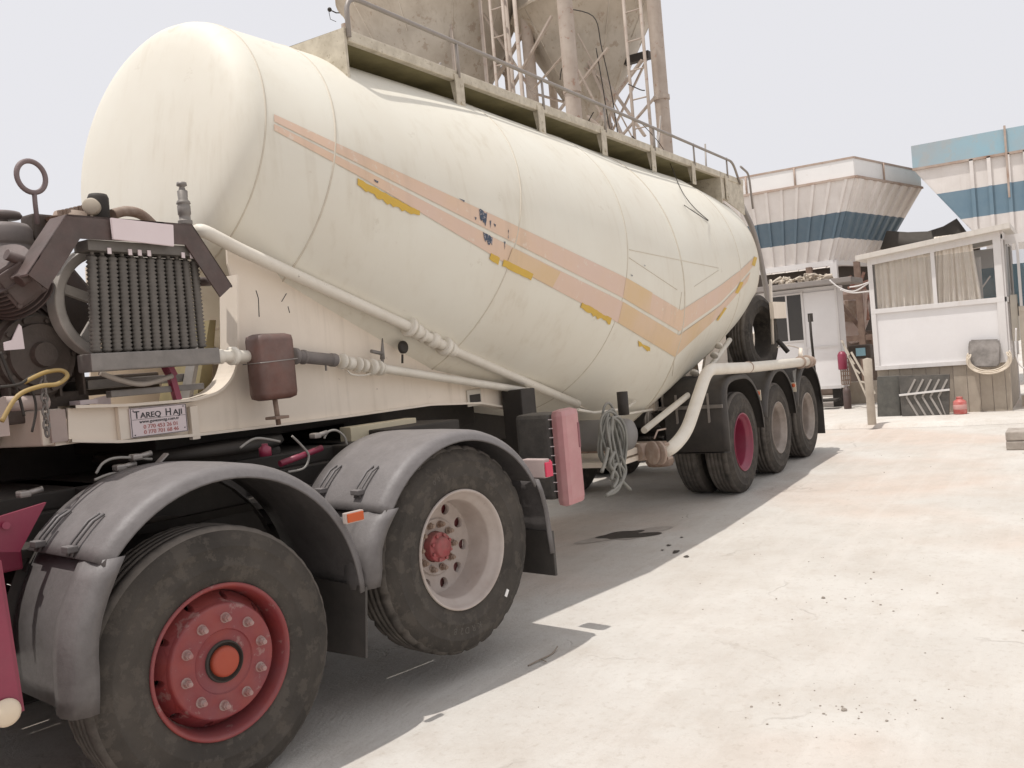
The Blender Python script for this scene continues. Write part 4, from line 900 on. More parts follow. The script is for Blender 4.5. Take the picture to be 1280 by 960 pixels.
# outlet from the cooler: elbow, canister
b = MB(); b.tube(round_path([Q(262, 446, .5), Q(285, 445, .5), Q(300, 445, .52), Q(320, 446, .56)], .05), .03, 14); collar(b, Q(291, 445, .5), (1, .1, 0), .045, .03); collar(b, Q(272, 446, .5), (1, 0, 0), .036, .05)
b.build('cooler_outlet', CREAMP, tr)
b = MB(); A, C = Q(313, 418, .5), Q(365, 497, .5); b.box((A.x, .44, C.z), (C.x, .56, A.z), .035)
can = b.build('air_canister', REDCAN, tr)
for f in can.data.polygons: f.use_smooth = True
b = MB(); cx = (A.x+C.x)/2; b.cyl((cx, .5, C.z+.01), (cx+.01, .5, C.z-.13), .013, 10); b.box((cx-.04, .46, C.z-.1), (cx+.05, .54, C.z-.085), .003); b.build('drain_pipe', RUSTY, can)
b = MB(); b.tube([(A.x-.004, .438, C.z+.19), (C.x+.004, .438, C.z+.2), (C.x+.004, .57, C.z+.2), (A.x-.004, .57, C.z+.19)], .003, 5, closed=True); b.build('wire', STEEL, can)
# ---- compressor with its cooler
CY = .5
def K(px, py, y=CY): return at(px, py, y=y)
b = MB(); A, C = K(104, 441), K(268, 460)
b.box((A.x, CY-.05, (K(104, 460).z+C.z)/2), (C.x, CY+.05, (A.z+K(268, 437).z)/2), .006); co = b.build('air_cooler_header', GREYST, tr)
b = MB(); n = 12
x0t, x1t, x0b, x1b = K(107, 307).x, K(246, 314).x, K(113, 440).x, K(258, 437).x; zt_, zb_ = 2.19, 1.755
for i in range(n):
    u = (i+.5)/n; xt, xb = x0t+(x1t-x0t)*u, x0b+(x1b-x0b)*u
    N = 46; prof = []
    for q in range(N+1):
        h = q/N; prof.append((.0245 if q % 2 else .016, h*.405))
    o = Vector((xb, CY, zb_+.015)); d = Vector((xt-xb, 0, zt_-zb_)).normalized()
    b.lathe(prof, o, d, 12); b.cyl((xb, CY, zb_-.02), (xb, CY, zb_+.03), .010, 8); b.cyl((xt, CY, zt_-.03), (xt, CY, zt_+.04), .01, 8); b.next()
b.build('finned_tube', FIN, co)
b = MB(); b.prism([(x0t+.05, CY+.06, zt_), (x1t-.02, CY+.06, zt_), (x1b-.04, CY+.06, zb_), (x0b+.12, CY+.06, zb_)], (0, 1, 0), .02); b.build('dark_gap_backing', DARK, co)  # dark sheet added so the gaps between the tubes read as dark
b = MB(); A, C = K(100, 300), K(250, 312); b.box((A.x, CY-.05, zt_-.0), (C.x, CY+.05, zt_+.045), .004); b.build('upper_header', FIN, co)
b = MB()
for i in (1, 3.1, 4.1, 5.1, 8.9, 9.9):
    xx = x0t+(x1t-x0t)*(i+.5)/n; b.box((xx-.009, CY-.056, zt_-.012), (xx+.009, CY-.05, zt_+.014), .002); b.next()
b.build('tube_clip', WHITEP, co)
# angle iron arch over the cooler
b = MB(); pa = [(47, 352), (92, 283), (236, 293), (283, 364)]
PA = [K(*p, CY-.07) for p in pa]
def chan(pl, wd, dep, y0):   # bent flat bar, wd in the picture plane
    n = len(pl); O_, I_ = [], []
    for i, p in enumerate(pl):
        a = (pl[i]-pl[i-1]).normalized() if i else None; c = (pl[i+1]-pl[i]).normalized() if i < n-1 else None
        na = Vector((-a.z, 0, a.x)) if a else None; nc = Vector((-c.z, 0, c.x)) if c else None
        m = (na+nc).normalized() if (na and nc) else (na or nc); k_ = 1/max(.5, m.dot(na or nc)) 
        O_.append(p+m*wd/2*k_); I_.append(p-m*wd/2*k_)
    return O_, I_
O_, I_ = chan(PA, .095, .1, CY)
for i in range(3): b.prism([(O_[i].x, CY-.07, O_[i].z), (O_[i+1].x, CY-.07, O_[i+1].z), (I_[i+1].x, CY-.07, I_[i+1].z), (I_[i].x, CY-.07, I_[i].z)], (0, 1, 0), .008); b.prism([O_[i], O_[i+1], O_[i+1]+(O_[i]-I_[i])*.0+Vector((0, 0, -.008)), O_[i]+Vector((0, 0, -.008))], (0, 1, 0), .12)
b.build('cooler_bracket', MAROON, co)
b = MB(); A, C = K(139, 272, CY-.085), K(218, 306, CY-.085); b.prism([K(139, 272, CY-.09), K(217, 281, CY-.09), K(218, 308, CY-.09), K(142, 299, CY-.09)], (0, 1, 0), .012, bev=.002); b.build('cover_plate', WHITEP, co)
b = MB(); P = K(233, 292, .55); b.lathe([(.022, 0), (.022, .04), (.033, .045), (.033, .06), (.026, .065), (.026, .085), (.030, .09), (.030, .13), (.026, .135), (.033, .14), (.030, .15), (.022, .16), (.024, .2), (.016, .205), (.012, .22), (.024, .225), (.022, .24), (0, .245)], P, (0, 0, 1), 20, sharp=(2, 3)); b.build('relief_valve', GREYST, tr)
# V-twin compressor body behind
cm = MB(); XC = K(30, 0, .9).x
c0 = Vector((-6.95, 1.0, 1.78))
cm.lathe([(0, -.34), (.05, -.34), (.055, -.31), (.13, -.30), (.135, -.28), (.165, -.28), (.17, -.25), (.185, -.24), (.185, -.16), (.215, -.15), (.215, -.12), (.195, -.11), (.20, .15), (.16, .22), (0, .22)], c0, (0, 1, 0), 40, sharp=(0, 1, 2, 3, 4, 5, 6, 7, 8, 9, 10))
for q in range(10): cm.bolt(c0+Vector((.15*math.cos(q*.628), -.28, .15*math.sin(q*.628))), (0, -1, 0), .011, .014)
for q in range(5): cm.box((c0.x-.24+q*.11, .74, 1.60), (c0.x-.228+q*.11, .80, 1.86), .002)
cm.box((c0.x-.25, .78, 1.50), (c0.x+.25, 1.22, 1.62), .01)
comp = cm.build('compressor_crankcase', CAST, tr)
b = MB(); fl0 = K(131, 380, .66)
b.lathe([(.245, -.035), (.25, -.03), (.25, .03), (.245, .035), (.215, .035), (.205, .0), (.205, -.03), (.215, -.035), (.245, -.035)], fl0, (0, 1, 0), 56, sharp=(1,)); b.lathe([(0, .03), (.05, .03), (.05, -.03), (0, -.03)], fl0, (0, 1, 0), 20)
for q in range(5):
    t = 2*math.pi*q/5+.3; b.beam(fl0, fl0+Vector((math.cos(t)*.22, 0, math.sin(t)*.22)), .025, .04)
b.build('flywheel', mat('worn_grey_flywheel', (.48, .44, .40), .5, c2=(.28, .25, .22), amt=.8, scale=7, dust=.2), comp)
for sgn, nm in ((-1, 0), (1, 1)):                        # finned cylinders
    b = MB(); ax = Vector((sgn*.75, -.35 if sgn < 0 else .1, .62)).normalized(); o = c0+Vector((sgn*.05, -.05, .10)); pr = [(.07, 0)]
    for q in range(9): h = .06+q*.024; pr += [(.075, h), (.115, h+.004), (.115, h+.012), (.075, h+.016)]
    pr += [(.08, .29), (0, .29)]
    b.lathe(pr, o, ax, 28, sharp=range(40)); cy = b.build('finned_cylinder', MAROON, comp)
    b = MB(); b.box((-.095, -.095, .29), (.095, .095, .39), .018, M=frame(o, ax.cross(Vector((0, 1, 0))), ax.cross(ax.cross(Vector((0, 1, 0))))) )
    hd = b.build('cylinder_head', MAROON, comp)
    b = MB()
    for i in (-1, 1):
        for j in (-1, 1):
            M_ = frame(o, ax.cross(Vector((0, 1, 0))), ax.cross(ax.cross(Vector((0, 1, 0))))); s_ = 1 if (M_.to_3x3() @ Vector((0, 0, 1))).dot(ax) > 0 else -1
            b.bolt(M_ @ Vector((i*.07, j*.07, s_*.39)), ax, .012, .016); b.next()
    b.build('head_bolt', GREYST, hd)
b = MB(); P = K(5, 340, .75); A = K(40, 275, .75); 
for zz, r_ in ((0, .095), (.10, .10), (.105, .085), (.16, .085), (.165, .035), (.185, .035), (.187, .07), (.205, .078), (.215, .06), (.218, 0)): pass
fo = K(4, 334, .85)
b.lathe([(0, 0), (.12, 0), (.125, .01), (.125, .075), (.12, .085), (.125, .095), (.125, .155), (.11, .175), (.04, .18), (.035, .20), (.085, .205), (.092, .215), (.085, .228), (.03, .238), (0, .24)], fo, (0, 0, 1), 36, sharp=(4, 8)); b.build('air_filter', mat('dark_filter_metal', (.13, .11, .10), .55, dust=.4, dustc=(.34, .29, .27)), comp)
b = MB(); rc = K(39, 221, .7); b.tube([rc+Vector((math.cos(2*math.pi*i/32)*.062, 0, math.sin(2*math.pi*i/32)*.066)) for i in range(32)], .011, 10, closed=True); b.tube([rc+Vector((.006, 0, -.066)), K(44, 255, .7), K(47, 280, .7)], .010, 8); b.build('lifting_ring', mat('ring_steel', (.2, .15, .145), .6), comp)
b = MB(); b.lathe([(0, 0), (.10, 0), (.115, .02), (.10, .03), (.115, .045), (.085, .06), (.08, .08), (0, .09)], K(92, 290, .75), (.12, 0, 1), 24, sharp=(1, 2, 3))
for q in range(7): b.bolt(K(76+q*5, 272-q*1.2, .7), (0, 0, 1), .012, .03)
b.tube(smooth_path([K(140, 268, .65), K(158, 264, .66), K(176, 268, .68), K(190, 280, .7)]), .024, 10); b.build('outlet_manifold', RUSTY, comp)
b = MB(); b.lathe([(0, 0), (.040, 0), (.046, .01), (.044, .10), (.038, .115), (0, .12)], K(124, 276, .64), (.05, 0, 1), 24); b.build('breather', DARK, comp)
b = MB(); b.lathe([(0, .012), (.030, .012), (.036, .008), (.036, -.02), (0, -.02)], K(114, 258, .60), (-.75, -.65, .1), 24, sharp=(1,)); b.cyl(K(114, 266, .6), K(115, 276, .62), .006, 8); b.build('dial_gauge', mat('tan_dial', (.42, .36, .28), .6), comp)
b = MB(); b.cyl(K(70, 285, .8), K(60, 330, .85), .05, 14); b.box(K(44, 300, .8), K(75, 275, .9), .01); b.build('bracket_block', CAST, comp)
b = MB(); b.tube(round_path([K(8, 318, .55), K(45, 333, .55), K(56, 340, .55)], .03), .022, 12); b.tube(round_path([K(24, 352, .5), K(40, 340, .5), K(56, 334, .52)], .03), .026, 12); b.next(); b.tube([K(246, 352, .58), K(262, 352, .58)], .022, 12); b.build('intake_pipe', MAROON, comp)
b = MB()  # near cylinder head at the left edge of the picture
hM = frame(K(22, 352, .60), Vector((.62, .0, -.78)), Vector((.5, -.4, .7)))
b.box((-.085, -.07, -.02), (.085, .07, .04), .012, M=hM); b.box((-.07, -.055, .04), (.07, .055, .055), .006, M=hM)
for i in (-1, 1):
    for j in (-1, 1): b.bolt(hM @ Vector((i*.07, j*.055, .04)), hM.to_3x3() @ Vector((0, 0, 1)), .01, .012)
b.build('side_cylinder_head', MAROON, comp)
b = MB(); o = K(38, 378, .72); pr = [(.05, -.02)]
for q in range(8): h = q*.022; pr += [(.085, h), (.135, h+.003), (.135, h+.009), (.085, h+.012)]
b.lathe(pr+[(.08, .18), (0, .18)], o+Vector((-.03, .0, .03)), Vector((-.62, -.3, .5)), 32, sharp=range(60)); b.build('finned_barrel', MAROON, comp)
b = MB(); b.lathe([(0, -.1), (.2, -.1), (.22, 0), (.2, .2), (0, .2)], K(60, 420, .95), (.3, 1, 0), 30); b.box(K(0, 470, 1.0)-Vector((.2, 0, .12)), K(120, 470, 1.0)+Vector((.35, .25, .0)), .01); b.lathe([(0, -.16), (.03, -.16), (.035, -.145), (.10, -.14), (.105, -.12), (.15, -.115), (.16, -.10), (.17, 0), (.05, .02), (0, .02)], K(20, 440, .9), (0, 1, 0), 30, sharp=range(9))
for q in range(8): b.bolt(K(20, 440, .78)+Vector((.13*math.cos(q*.785), 0, .13*math.sin(q*.785))), (0, -1, 0), .01, .02)
b.build('compressor_base', CAST, comp)
b = MB(); b.prism([K(24, 405, .6), K(27, 408, .6), K(31, 436, .6), K(6, 438, .6), K(5, 428, .6), K(15, 425, .6)], (0, 1, 0), .006); b.build('tag_plate', WHITEP, comp)
b = MB(); b.box((-6.72, .75, 1.62), (-6.15, 1.3, 1.66), .004); b.box((-6.7, .62, 1.575), (-6.2, .66, 1.605), .004); b.beam(K(245, 430, .75), K(230, 515, .7), .05, .03); b.build('mounting_shelf', GREYST, tr)
b = MB(); b.prism([K(262, 400, .8), K(270, 400, .8), K(262, 505, .8), K(245, 505, .8)], (0, 1, 0), .3); b.build('stiffener', mat('ochre_primer', (.30, .24, .12), .7, scale=8, amt=.7), tr)
b = MB(); b.beam(K(204, 448, .62), K(215, 470, .62), .05, .03); b.beam(K(213, 468, .62), K(222, 500, .62), .03, .03); b.build('red_clamp', CRIM, tr)
b = MB(); b.tube(smooth_path([K(125, 466, .56), K(150, 475, .56), K(180, 480, .56), K(215, 470, .58)]), .012, 8); b.build('belt_strap', mat('strap_webbing', (.4, .35, .3), .8), tr)
b = MB(); b.tube(smooth_path([K(2, 527, .45), K(22, 495, .45), K(50, 483, .45), K(72, 480, .45), K(84, 470, .47), K(76, 463, .5), K(55, 466, .5), K(30, 478, .5)]), .009, 8); b.build('yellow_hose', YHOSE, tr)
b = MB(); b.tube(smooth_path([K(0, 440, .5), K(12, 470, .5), K(22, 490, .5), K(30, 520, .5)]), .006, 8); b.tube(smooth_path([K(0, 484, .48), K(25, 480, .48), K(40, 470, .52), K(60, 463, .56)]), .006, 8); b.tube(smooth_path([K(20, 500, .5), K(38, 488, .5), K(45, 510, .5), K(40, 540, .5)]), .005, 8); b.build('air_hose', DARK, tr)
b = MB()
for i in range(9):
    P = K(54+i*.6, 472+i*8.5, .56); r_ = .013
    ux, uy = (Vector((1, 0, 0)), Vector((0, 0, 1))) if i % 2 else (Vector((0, 1, 0)), Vector((0, 0, 1)))
    b.tube([P+ux*(r_*math.cos(2*math.pi*j/12))+uy*(r_*1.6*math.sin(2*math.pi*j/12)) for j in range(12)], .0045, 6, closed=True)
b.build('chain', mat('chain_steel', (.22, .2, .18), .6), tr)
b = MB(); b.cyl(K(4, 505, .62), K(58, 503, .62), .03, 16); b.box(K(0, 497, .55)-Vector((.02, 0, 0)), K(4, 545, .6), .0); b.box((-6.97, PY+.0, 1.41), (-6.9, PY+.012, 1.545)); b.build('coupling_head', mat('pink_grey_primer', (.45, .36, .32), .7, spots=.8, spotc=(.2, .12, .1), scale=9, spscale=25), tr)
b = MB(); A = K(97, 505, .7); b.box((A.x, .68, 1.555), (A.x+.085, .76, 1.575), .002); b.prism([K(118, 505, .72), K(139, 505, .72), K(138, 493, .72), K(118, 498, .72)], (0, 1, 0), .004); b.build('loose_tag', WHITEP, tr)
# ---- landing gear, boxes
LY = .12
def Lp(px, py, y=LY): return at(px, py, y=y)
b = MB(); A = Lp(644, 492, .5); C = Lp(676, 600, .5)
b.box((A.x, .45, .62), (A.x+.20, .62, 1.36), .01); b.box((A.x+.03, .47, .36), (A.x+.15, .59, .62), .006); b.box((A.x+.03, 1.95, .36), (A.x+.15, 2.07, 1.3), .006)
b.box((A.x+.06, .62, .9), (A.x+.12, 1.95, 1.0)); lg = b.build('landing_leg', DARK, tr)
b = MB(); b.box((A.x-.0, .42, .32), (A.x+.18, .64, .345), .004); b.box((A.x+.06, .5, .34), (A.x+.1, .56, .42)); b.prism([(A.x, .44, .345), (A.x+.18, .44, .345), (A.x+.09, .44, .52)], (0, 1, 0), .01); b.build('landing_foot', RUSTY, lg)
BY = -.02
A, C = at(668, 517, y=BY), at(697, 618, y=BY); bx0 = at(699, 560, y=BY).x
b = MB(); b.box((bx0, BY+.055, .62), (bx0+.23, BY+.33, 1.20), .03); ex = b.build('storage_box', mat('black_box_plastic', (.045, .042, .04), .6, dust=.25, bump=.3, bscale=90), tr)
b = MB(); b.box((bx0-.01, BY-.05, .575), (bx0+.235, BY+.05, 1.225), .045); bl = b.build('box_lid', PINKP, ex)
b = MB(); b.box((bx0+.185, BY-.054, .95), (bx0+.21, BY-.045, 1.12), .003); b.build('lid_slot', mat('dark_pink_slot', (.25, .1, .11), .6), bl)
b = MB()
for i in range(9): b.box((bx0-.013, BY+.03, .68+i*.06), (bx0-.009, BY+.06, .686+i*.06)); b.next()
b.build('lid_clip', WHITEP, bl)
b = MB(); tc = at(750, 553, y=.5); b.lathe([(0, -.42), (.08, -.415), (.12, -.39), (.135, -.35), (.135, .35), (.12, .39), (.08, .415), (0, .42)], (tc.x+.05, .62, .87), (0, 1, 0), 32); b.build('air_reservoir', mat('grey_tank_paint', (.20, .19, .18), .55, dust=.4, dustc=(.33, .3, .27)), tr)
b = MB(); b.box((tc.x-.15, .3, .68), (tc.x+.3, .36, .73)); b.box((tc.x-.15, .3, .62), (tc.x+.5, 1.9, .66)); b.build('reservoir_bracket', CREAMF, tr)
b = MB(); b.cyl((tc.x-.12, .2, 1.05), (tc.x-.12, .2, 1.24), .045, 16); b.build('level_switch', DARK, tr)
b = MB(); b.tube([at(722, 512, y=.35), at(742, 516, y=.35), at(782, 511, y=.4), at(794, 502, y=.42)], .012, 8); b.build('tie_rod', CREAMP, tr)
# discharge line under the hopper, flange and riser
b = MB(); DY = -.02
b.tube(round_path([at(788, 560, y=.5), at(815, 566, y=.2), at(838, 563, y=.0), at(858, 540, y=DY), at(884, 462, y=DY), at(940, 459, y=DY), at(1008, 452, y=DY)], .16, 8), .057, 18)
dp = b.build('discharge_pipe', CREAMP, tr)
b = MB()
collar(b, at(935, 459, y=DY), (1, 0, 0), .064, .015); b.next()
for px, py, r_, l in ((1000, 453, .08, .02), (1008, 452, .085, .03), (1013, 452, .07, .05)): collar(b, at(px, py, y=DY), (1, 0, 0), r_, l)
b.next(); collar(b, at(824, 566, y=.08), (1, -.6, 0), .10, .03); collar(b, at(816, 566, y=.14), (1, -.6, 0), .10, .03); collar(b, at(803, 565, y=.28), (1, -.6, 0), .075, .1)
for q in range(4):
    t = math.pi/2*q+.6; pp = at(824, 566, y=.08); b.bolt(pp+Vector((0, .085*math.cos(t), .085*math.sin(t))), (1, -.6, 0), .014, .05)
b.tube([at(818, 548, y=.1), at(822, 538, y=.1), at(832, 536, y=.08)], .008, 6)
b.build('pipe_flange', mat('rusty_pink_flange', (.42, .33, .27), .7, c2=(.3, .2, .15), amt=.8, scale=15, bump=.15), dp)
b = MB(); hcx, hcz = -1.25, .78
b.lathe([(.45, .12), (.30, 0), (.18, -.10), (.14, -.12), (.14, -.22), (0, -.22)], (hcx, YC, hcz), (0, 0, 1), 32); b.cyl((hcx, .35, .62), (hcx, 1.2, .62), .075, 18); b.lathe([(0, 0), (.12, 0), (.14, .04), (.12, .12), (0, .14)], (-.95, .55, .42), (0, 0, 1), 20)
b.build('hopper_outlet', RUSTY, tr)
b = MB(); b.tube([at(805, 538, y=.35), at(865, 490, y=.35), at(900, 442, y=.4), at(912, 425, y=.45)], .03, 12); b.tube([at(770, 520, y=.5), at(815, 512, y=.45)], .012, 8)
for px, py in ((868, 466), (893, 444), (898, 432), (866, 490)): collar(b, at(px, py, y=.36), (1, 0, 1), .045, .03)
b.build('aeration_pipe', CREAMP, tr)
b = MB(); b.box((-4.9, .95, 1.12), (-3.45, 1.8, 1.33), .02); b.box((-6.3, .9, 1.28), (-4.9, 1.7, 1.392), .01); b.box((-4.5, 1.15, .92), (-2.6, 1.95, 1.30), .02); b.build('dark_gap_filler', DARK, tr)  # dark boxes added to darken the bright gap beneath the gooseneck
# rear subframe
b = MB()
for y in (.75, 1.65): b.box((-1.9 if y > 9 else -.5, y, .92), (3.5, y+.1, 1.12), .008)
for x in (-.4, .66, 1.98, 3.4): b.box((x, .75, .95), (x+.08, 1.75, 1.1))
for x in (.4, 1.6, 2.8): b.prism([(x, .76, 1.12), (x+.5, .76, 1.12), (x+.45, .76, 1.12+.1+.45*(x*.3+.2)), (x+.1, .76, 1.22+.35*(x*.3+.2))], (0, 1, 0), .02); b.prism([(x, 1.7, 1.12), (x+.5, 1.7, 1.12), (x+.45, 1.7, 1.22+.45*(x*.3+.2)), (x+.1, 1.7, 1.22+.35*(x*.3+.2))], (0, 1, 0), .02)
b.prism([(.55, .62, 1.1), (1.5, .62, 1.1), (1.5, .62, 2.0), (1.0, .62, 1.75)], (0, 1, 0), .03)
b.build('rear_subframe', CREAMF, tr)
b = MB()
for i in range(3): b.cyl((i*1.3217, .3, .52), (i*1.3217, 2.2, .52), .06, 14); b.lathe([(0, 0), (.09, 0), (.1, .08), (.09, .16), (0, .17)], (i*1.3217-.2, .85, .52), (-1, 0, .1), 18)
for y in (.72, 1.78): 
    for i in range(3): b.prism([(i*1.3217-.5, y, .9), (i*1.3217+.5, y, .9), (i*1.3217+.06, y, .58), (i*1.3217-.06, y, .58)], (0, 1, 0), .08)
b.build('axle', DARK, tr)
for i in range(3):
    kd = 'crimson' if i == 0 else 'grimy'
    lb = ['crimson painted front wheel of the trailer with dual tyres', None, None][i]
    wheel(Matrix.Translation((i*1.3217, 0, .52)), tr, kd, lb, dual=True, lugs=(i == 1), spin=i*.7)
    wheel(Matrix.Translation((i*1.3217, 2.5, .52)) @ Matrix.Rotation(math.pi, 4, 'Z'), tr, 'dish', None, dual=True, spin=i*1.1)
# fenders
for i in range(3):
    cx = i*1.3217; b = MB(); y0, y1 = -.035, .62; rf, cz = .625, .60; rows = []
    prof = [(y0+.0, rf-.055), (y0+.002, rf-.02), (y0+.02, rf), (y0+.05, rf+.008), (y1-.03, rf+.008), (y1, rf-.02)]
    if i == 0:
        path = [(-.60, .49), (-.60, .8), (-.60, 1.0), (-.585, 1.08), (-.55, 1.145), (-.49, 1.19), (-.40, 1.215), (-.28, 1.228), (-.14, 1.23)]+[(.635*math.sin(R(a)), cz+.628*math.cos(R(a))) for a in range(2, 96, 8)]
    else:
        path = [(.645*math.sin(R(a)), cz+.625*math.cos(R(a))) for a in range(-80, 96, 8)]
    n = len(path)
    for q, (x, z) in enumerate(path):
        a = Vector(path[max(q-1, 0)]); c = Vector(path[min(q+1, n-1)]); t = (c-a).normalized(); nx, nz = -t.y, t.x
        rows.append([(cx+x+nx*(pr_-rf), y, z+nz*(pr_-rf)) for y, pr_ in prof])
    b.grid(rows); 
    if i == 0: b.grid([[(cx-.602, y, z) for y in (y0, y1)] for z in (.485, .50)])
    fd = b.build('fender', BFEND, tr)
    md = fd.modifiers.new('thickness', 'SOLIDIFY'); md.thickness = .006; md.offset = -1
    if i == 0:
        b = MB(); b.box((cx-.635, -.01, .93), (cx-.612, .66, .965), .002); bar = b.build('fender_bar', GREYST, fd)
        b = MB()
        for y in (.13, .46):
            b.box((cx-.642, y-.012, .80), (cx-.636, y+.012, 1.08), .002)
            for z in (.80, .90, 1.06): b.bolt((cx-.642, y, z), (-1, 0, 0), .011, .01)
            b.next()
        b.build('bar_clamp', STEEL, fd)
    else:
        b = MB(); pp = at([0, 949, 993][i], [0, 494, 484][i], x=cx-.62)
        b.box((cx-.66, pp.y-.03, pp.z-.055), (cx-.645, pp.y+.035, pp.z+.06), .003); b.build('reflector_plate', mat('cream_reflector_plate', (.66, .58, .45), .6), fd)
        b = MB(); b.lathe([(0, .012), (.022, .008), (.024, 0)], (cx-.66, pp.y, pp.z+.025), (-1, 0, 0), 16); b.build('reflector', mat('orange_reflector', (.6, .12, .04), .3), fd)
b = MB(); b.box((3.28, -.03, .22), (3.30, .6, .72), .003); b.bolt((3.28, .02, .66), (-1, 0, 0), .012, .01); b.build('mud_flap', BFEND, tr)
# spare wheel standing behind the tank
SP = at(955, 419, x=2.2)
tyre_mb(Matrix.Translation(SP) @ Matrix.Rotation(R(-7), 4, 'Z')).build('spare_tyre', [RUBBER, TREAD], tr, label='worn bare spare tyre without a rim, upright above the trailer axles')
b = MB(); b.box((SP.x-.1, SP.y+.05, 1.05), (SP.x+.1, SP.y+.25, SP.z-.5)); b.cyl((SP.x, SP.y+.2, SP.z), (SP.x, SP.y+.6, SP.z), .2, 24)
b.cyl(at(972, 425, y=.2), at(985, 440, y=.1), .03, 10); b.build('spare_carrier', DARK, tr)
b = MB(); b.tube([at(963, 350, y=.35), at(966, 430, y=.3)], .02, 8); b.box(at(968, 398, y=.2), at(977, 378, y=.25), .0); b.tube(smooth_path([at(972, 434, y=.2), at(985, 432, y=.2), at(1000, 436, y=.1), at(1003, 445, y=.0)]), .008, 6); b.cyl(at(1000, 447, y=0), at(1001, 436, y=0), .025, 10); b.build('rear_bracket', PINKP if 0 else CREAMF, tr)
# ---- coiled rope-like hose hanging from the trailer
b = MB(); rr = random.Random(5); cc = at(765, 550, y=.18)
for i in range(13):
    ax_ = rr.uniform(.075, .135); az = rr.uniform(.20, .27); ph = rr.uniform(0, 6); dx = rr.uniform(-.03, .03); yy = rr.uniform(-.05, .05)
    b.tube([cc+Vector((dx+ax_*math.cos(2*math.pi*j/28+ph)+.02*math.sin(4*math.pi*j/28), yy+.02*math.sin(2*math.pi*j/28*2+i), az*math.sin(2*math.pi*j/28+ph)*1.0-.01*i+.04)) for j in range(28)], .0105, 8, closed=True)
for pl in ([(752, 590), (757, 575), (760, 560)], [(766, 610), (772, 596), (762, 580), (768, 565)], [(757, 620), (775, 605), (782, 588), (776, 570)], [(776, 600), (788, 612)], [(764, 600), (770, 580), (780, 590), (772, 612), (758, 619)]):
    b.tube(smooth_path([at(*p, y=.12) for p in pl], 5), .014, 8)
tag(b.build('coiled_hose', HOSEG), 'bundle of grey green hose hanging in loops beside the black and pink box', 'hose')

# ================================================================= TRACTOR
tc_ = empty('tractor_truck', TO, 'rear of a six wheeled truck with grey fenders pulling the tank trailer', 'truck', PHI)
T = TM
H1, H2 = Vector((-1.36, 0, .52)), Vector((0, 0, .66))
wheel(T @ Matrix.Translation(H1), tc_, 'flush', 'red wheel with a flush face and orange red cap', lugs=False, spin=.12)
wheel(T @ Matrix.Translation(H2), tc_, 'dish', 'cream deep dished wheel with a red hub, raised off the ground', lugs=True, spin=.35)
for H, d in ((H1, 1), (H2, 0)): wheel(T @ Matrix.Translation(H+Vector((0, 2.5, 0))) @ Matrix.Rotation(math.pi, 4, 'Z'), tc_, 'dish', dual=True)
ws = [o for o in tc_.children if o.name.startswith('wheel')]
arc_text('KRD28', T @ Matrix.Translation(H2), .385, R(-95), .045, .0009).build('sidewall_lettering', mat('raised_rubber', (.10, .088, .075), .8), ws[1])
arc_text('315/80R22.5' if 0 else '001', T @ Matrix.Translation(H2), .39, R(110), .035, .0009).build('sidewall_lettering', mat('raised_rubber', (.10, .088, .075), .8), ws[1])
b = MB(T @ Matrix.Translation(H2)); b.box((-.02, -.004, -.01), (.02, .0, .01), .002, M=Matrix.Translation((.275, 0, -.29)) @ Matrix.Rotation(R(-55), 4, 'Y')); b.build('white_sticker', mat('white_sticker', (.8, .78, .75), .5), ws[1])
# inner wheel wells: axle, springs, frame
b = MB(T)
for H in (H1, H2): b.cyl(H+Vector((0, .25, 0)), H+Vector((0, 2.2, 0)), .07, 16); b.lathe([(0, 0), (.2, 0), (.22, .1), (.2, .3), (0, .32)], H+Vector((0, 1.1, 0)), (0, 1, 0), 24); b.lathe([(0, 0), (.18, 0), (.18, .14), (0, .14)], H+Vector((0, .285, 0)), (0, 1, 0), 30)
for y in (.80, 1.62): b.box((-3.5, y, .86), (1.0, y+.07, 1.12), .006)
for x in (-2.2, -.7, .6): b.box((x, .8, .9), (x+.1, 1.68, 1.08))
for H in (H1, H2):
    b.lathe([(0, 0), (.12, 0), (.13, .08), (.12, .16), (.13, .24), (.1, .28), (0, .28)], H+Vector((.25, .7, .02)), (0, 0, 1), 24)
    b.box(H+Vector((-.3, .62, .0)), H+Vector((.35, .74, .06)), .01)
b.box((-3.6, .68, .45), (-2.35, 2.45, 1.18), .02); b.box((-2.3, .86, 1.12), (.2, 1.62, 1.2), .01); b.box((.2, .7, .95), (.75, 1.9, 1.25), .01)
for x in (-2.0, -1.5, -.1, .4): b.box((x, .7, 1.13), (x+.12, 1.75, 1.2), .01)
b.box((-2.3, .58, .98), (.85, .84, 1.02), .005); b.box((-3.4, 1.75, 1.08), (.1, 2.4, 1.365), .03)  # plate added to close sun gaps in the shadow, box to darken the far side
fr = b.build('chassis_frame', DARK, tc_)
b = MB(T); b.lathe([(.0, 0), (.46, 0), (.48, .02), (.47, .05), (0, .06)], (-.72, 1.25, 1.24), (0, 0, 1), 48); b.box((-1.0, .9, 1.1), (-.4, 1.6, 1.24), .02); b.build('fifth_wheel', DARK, tc_)
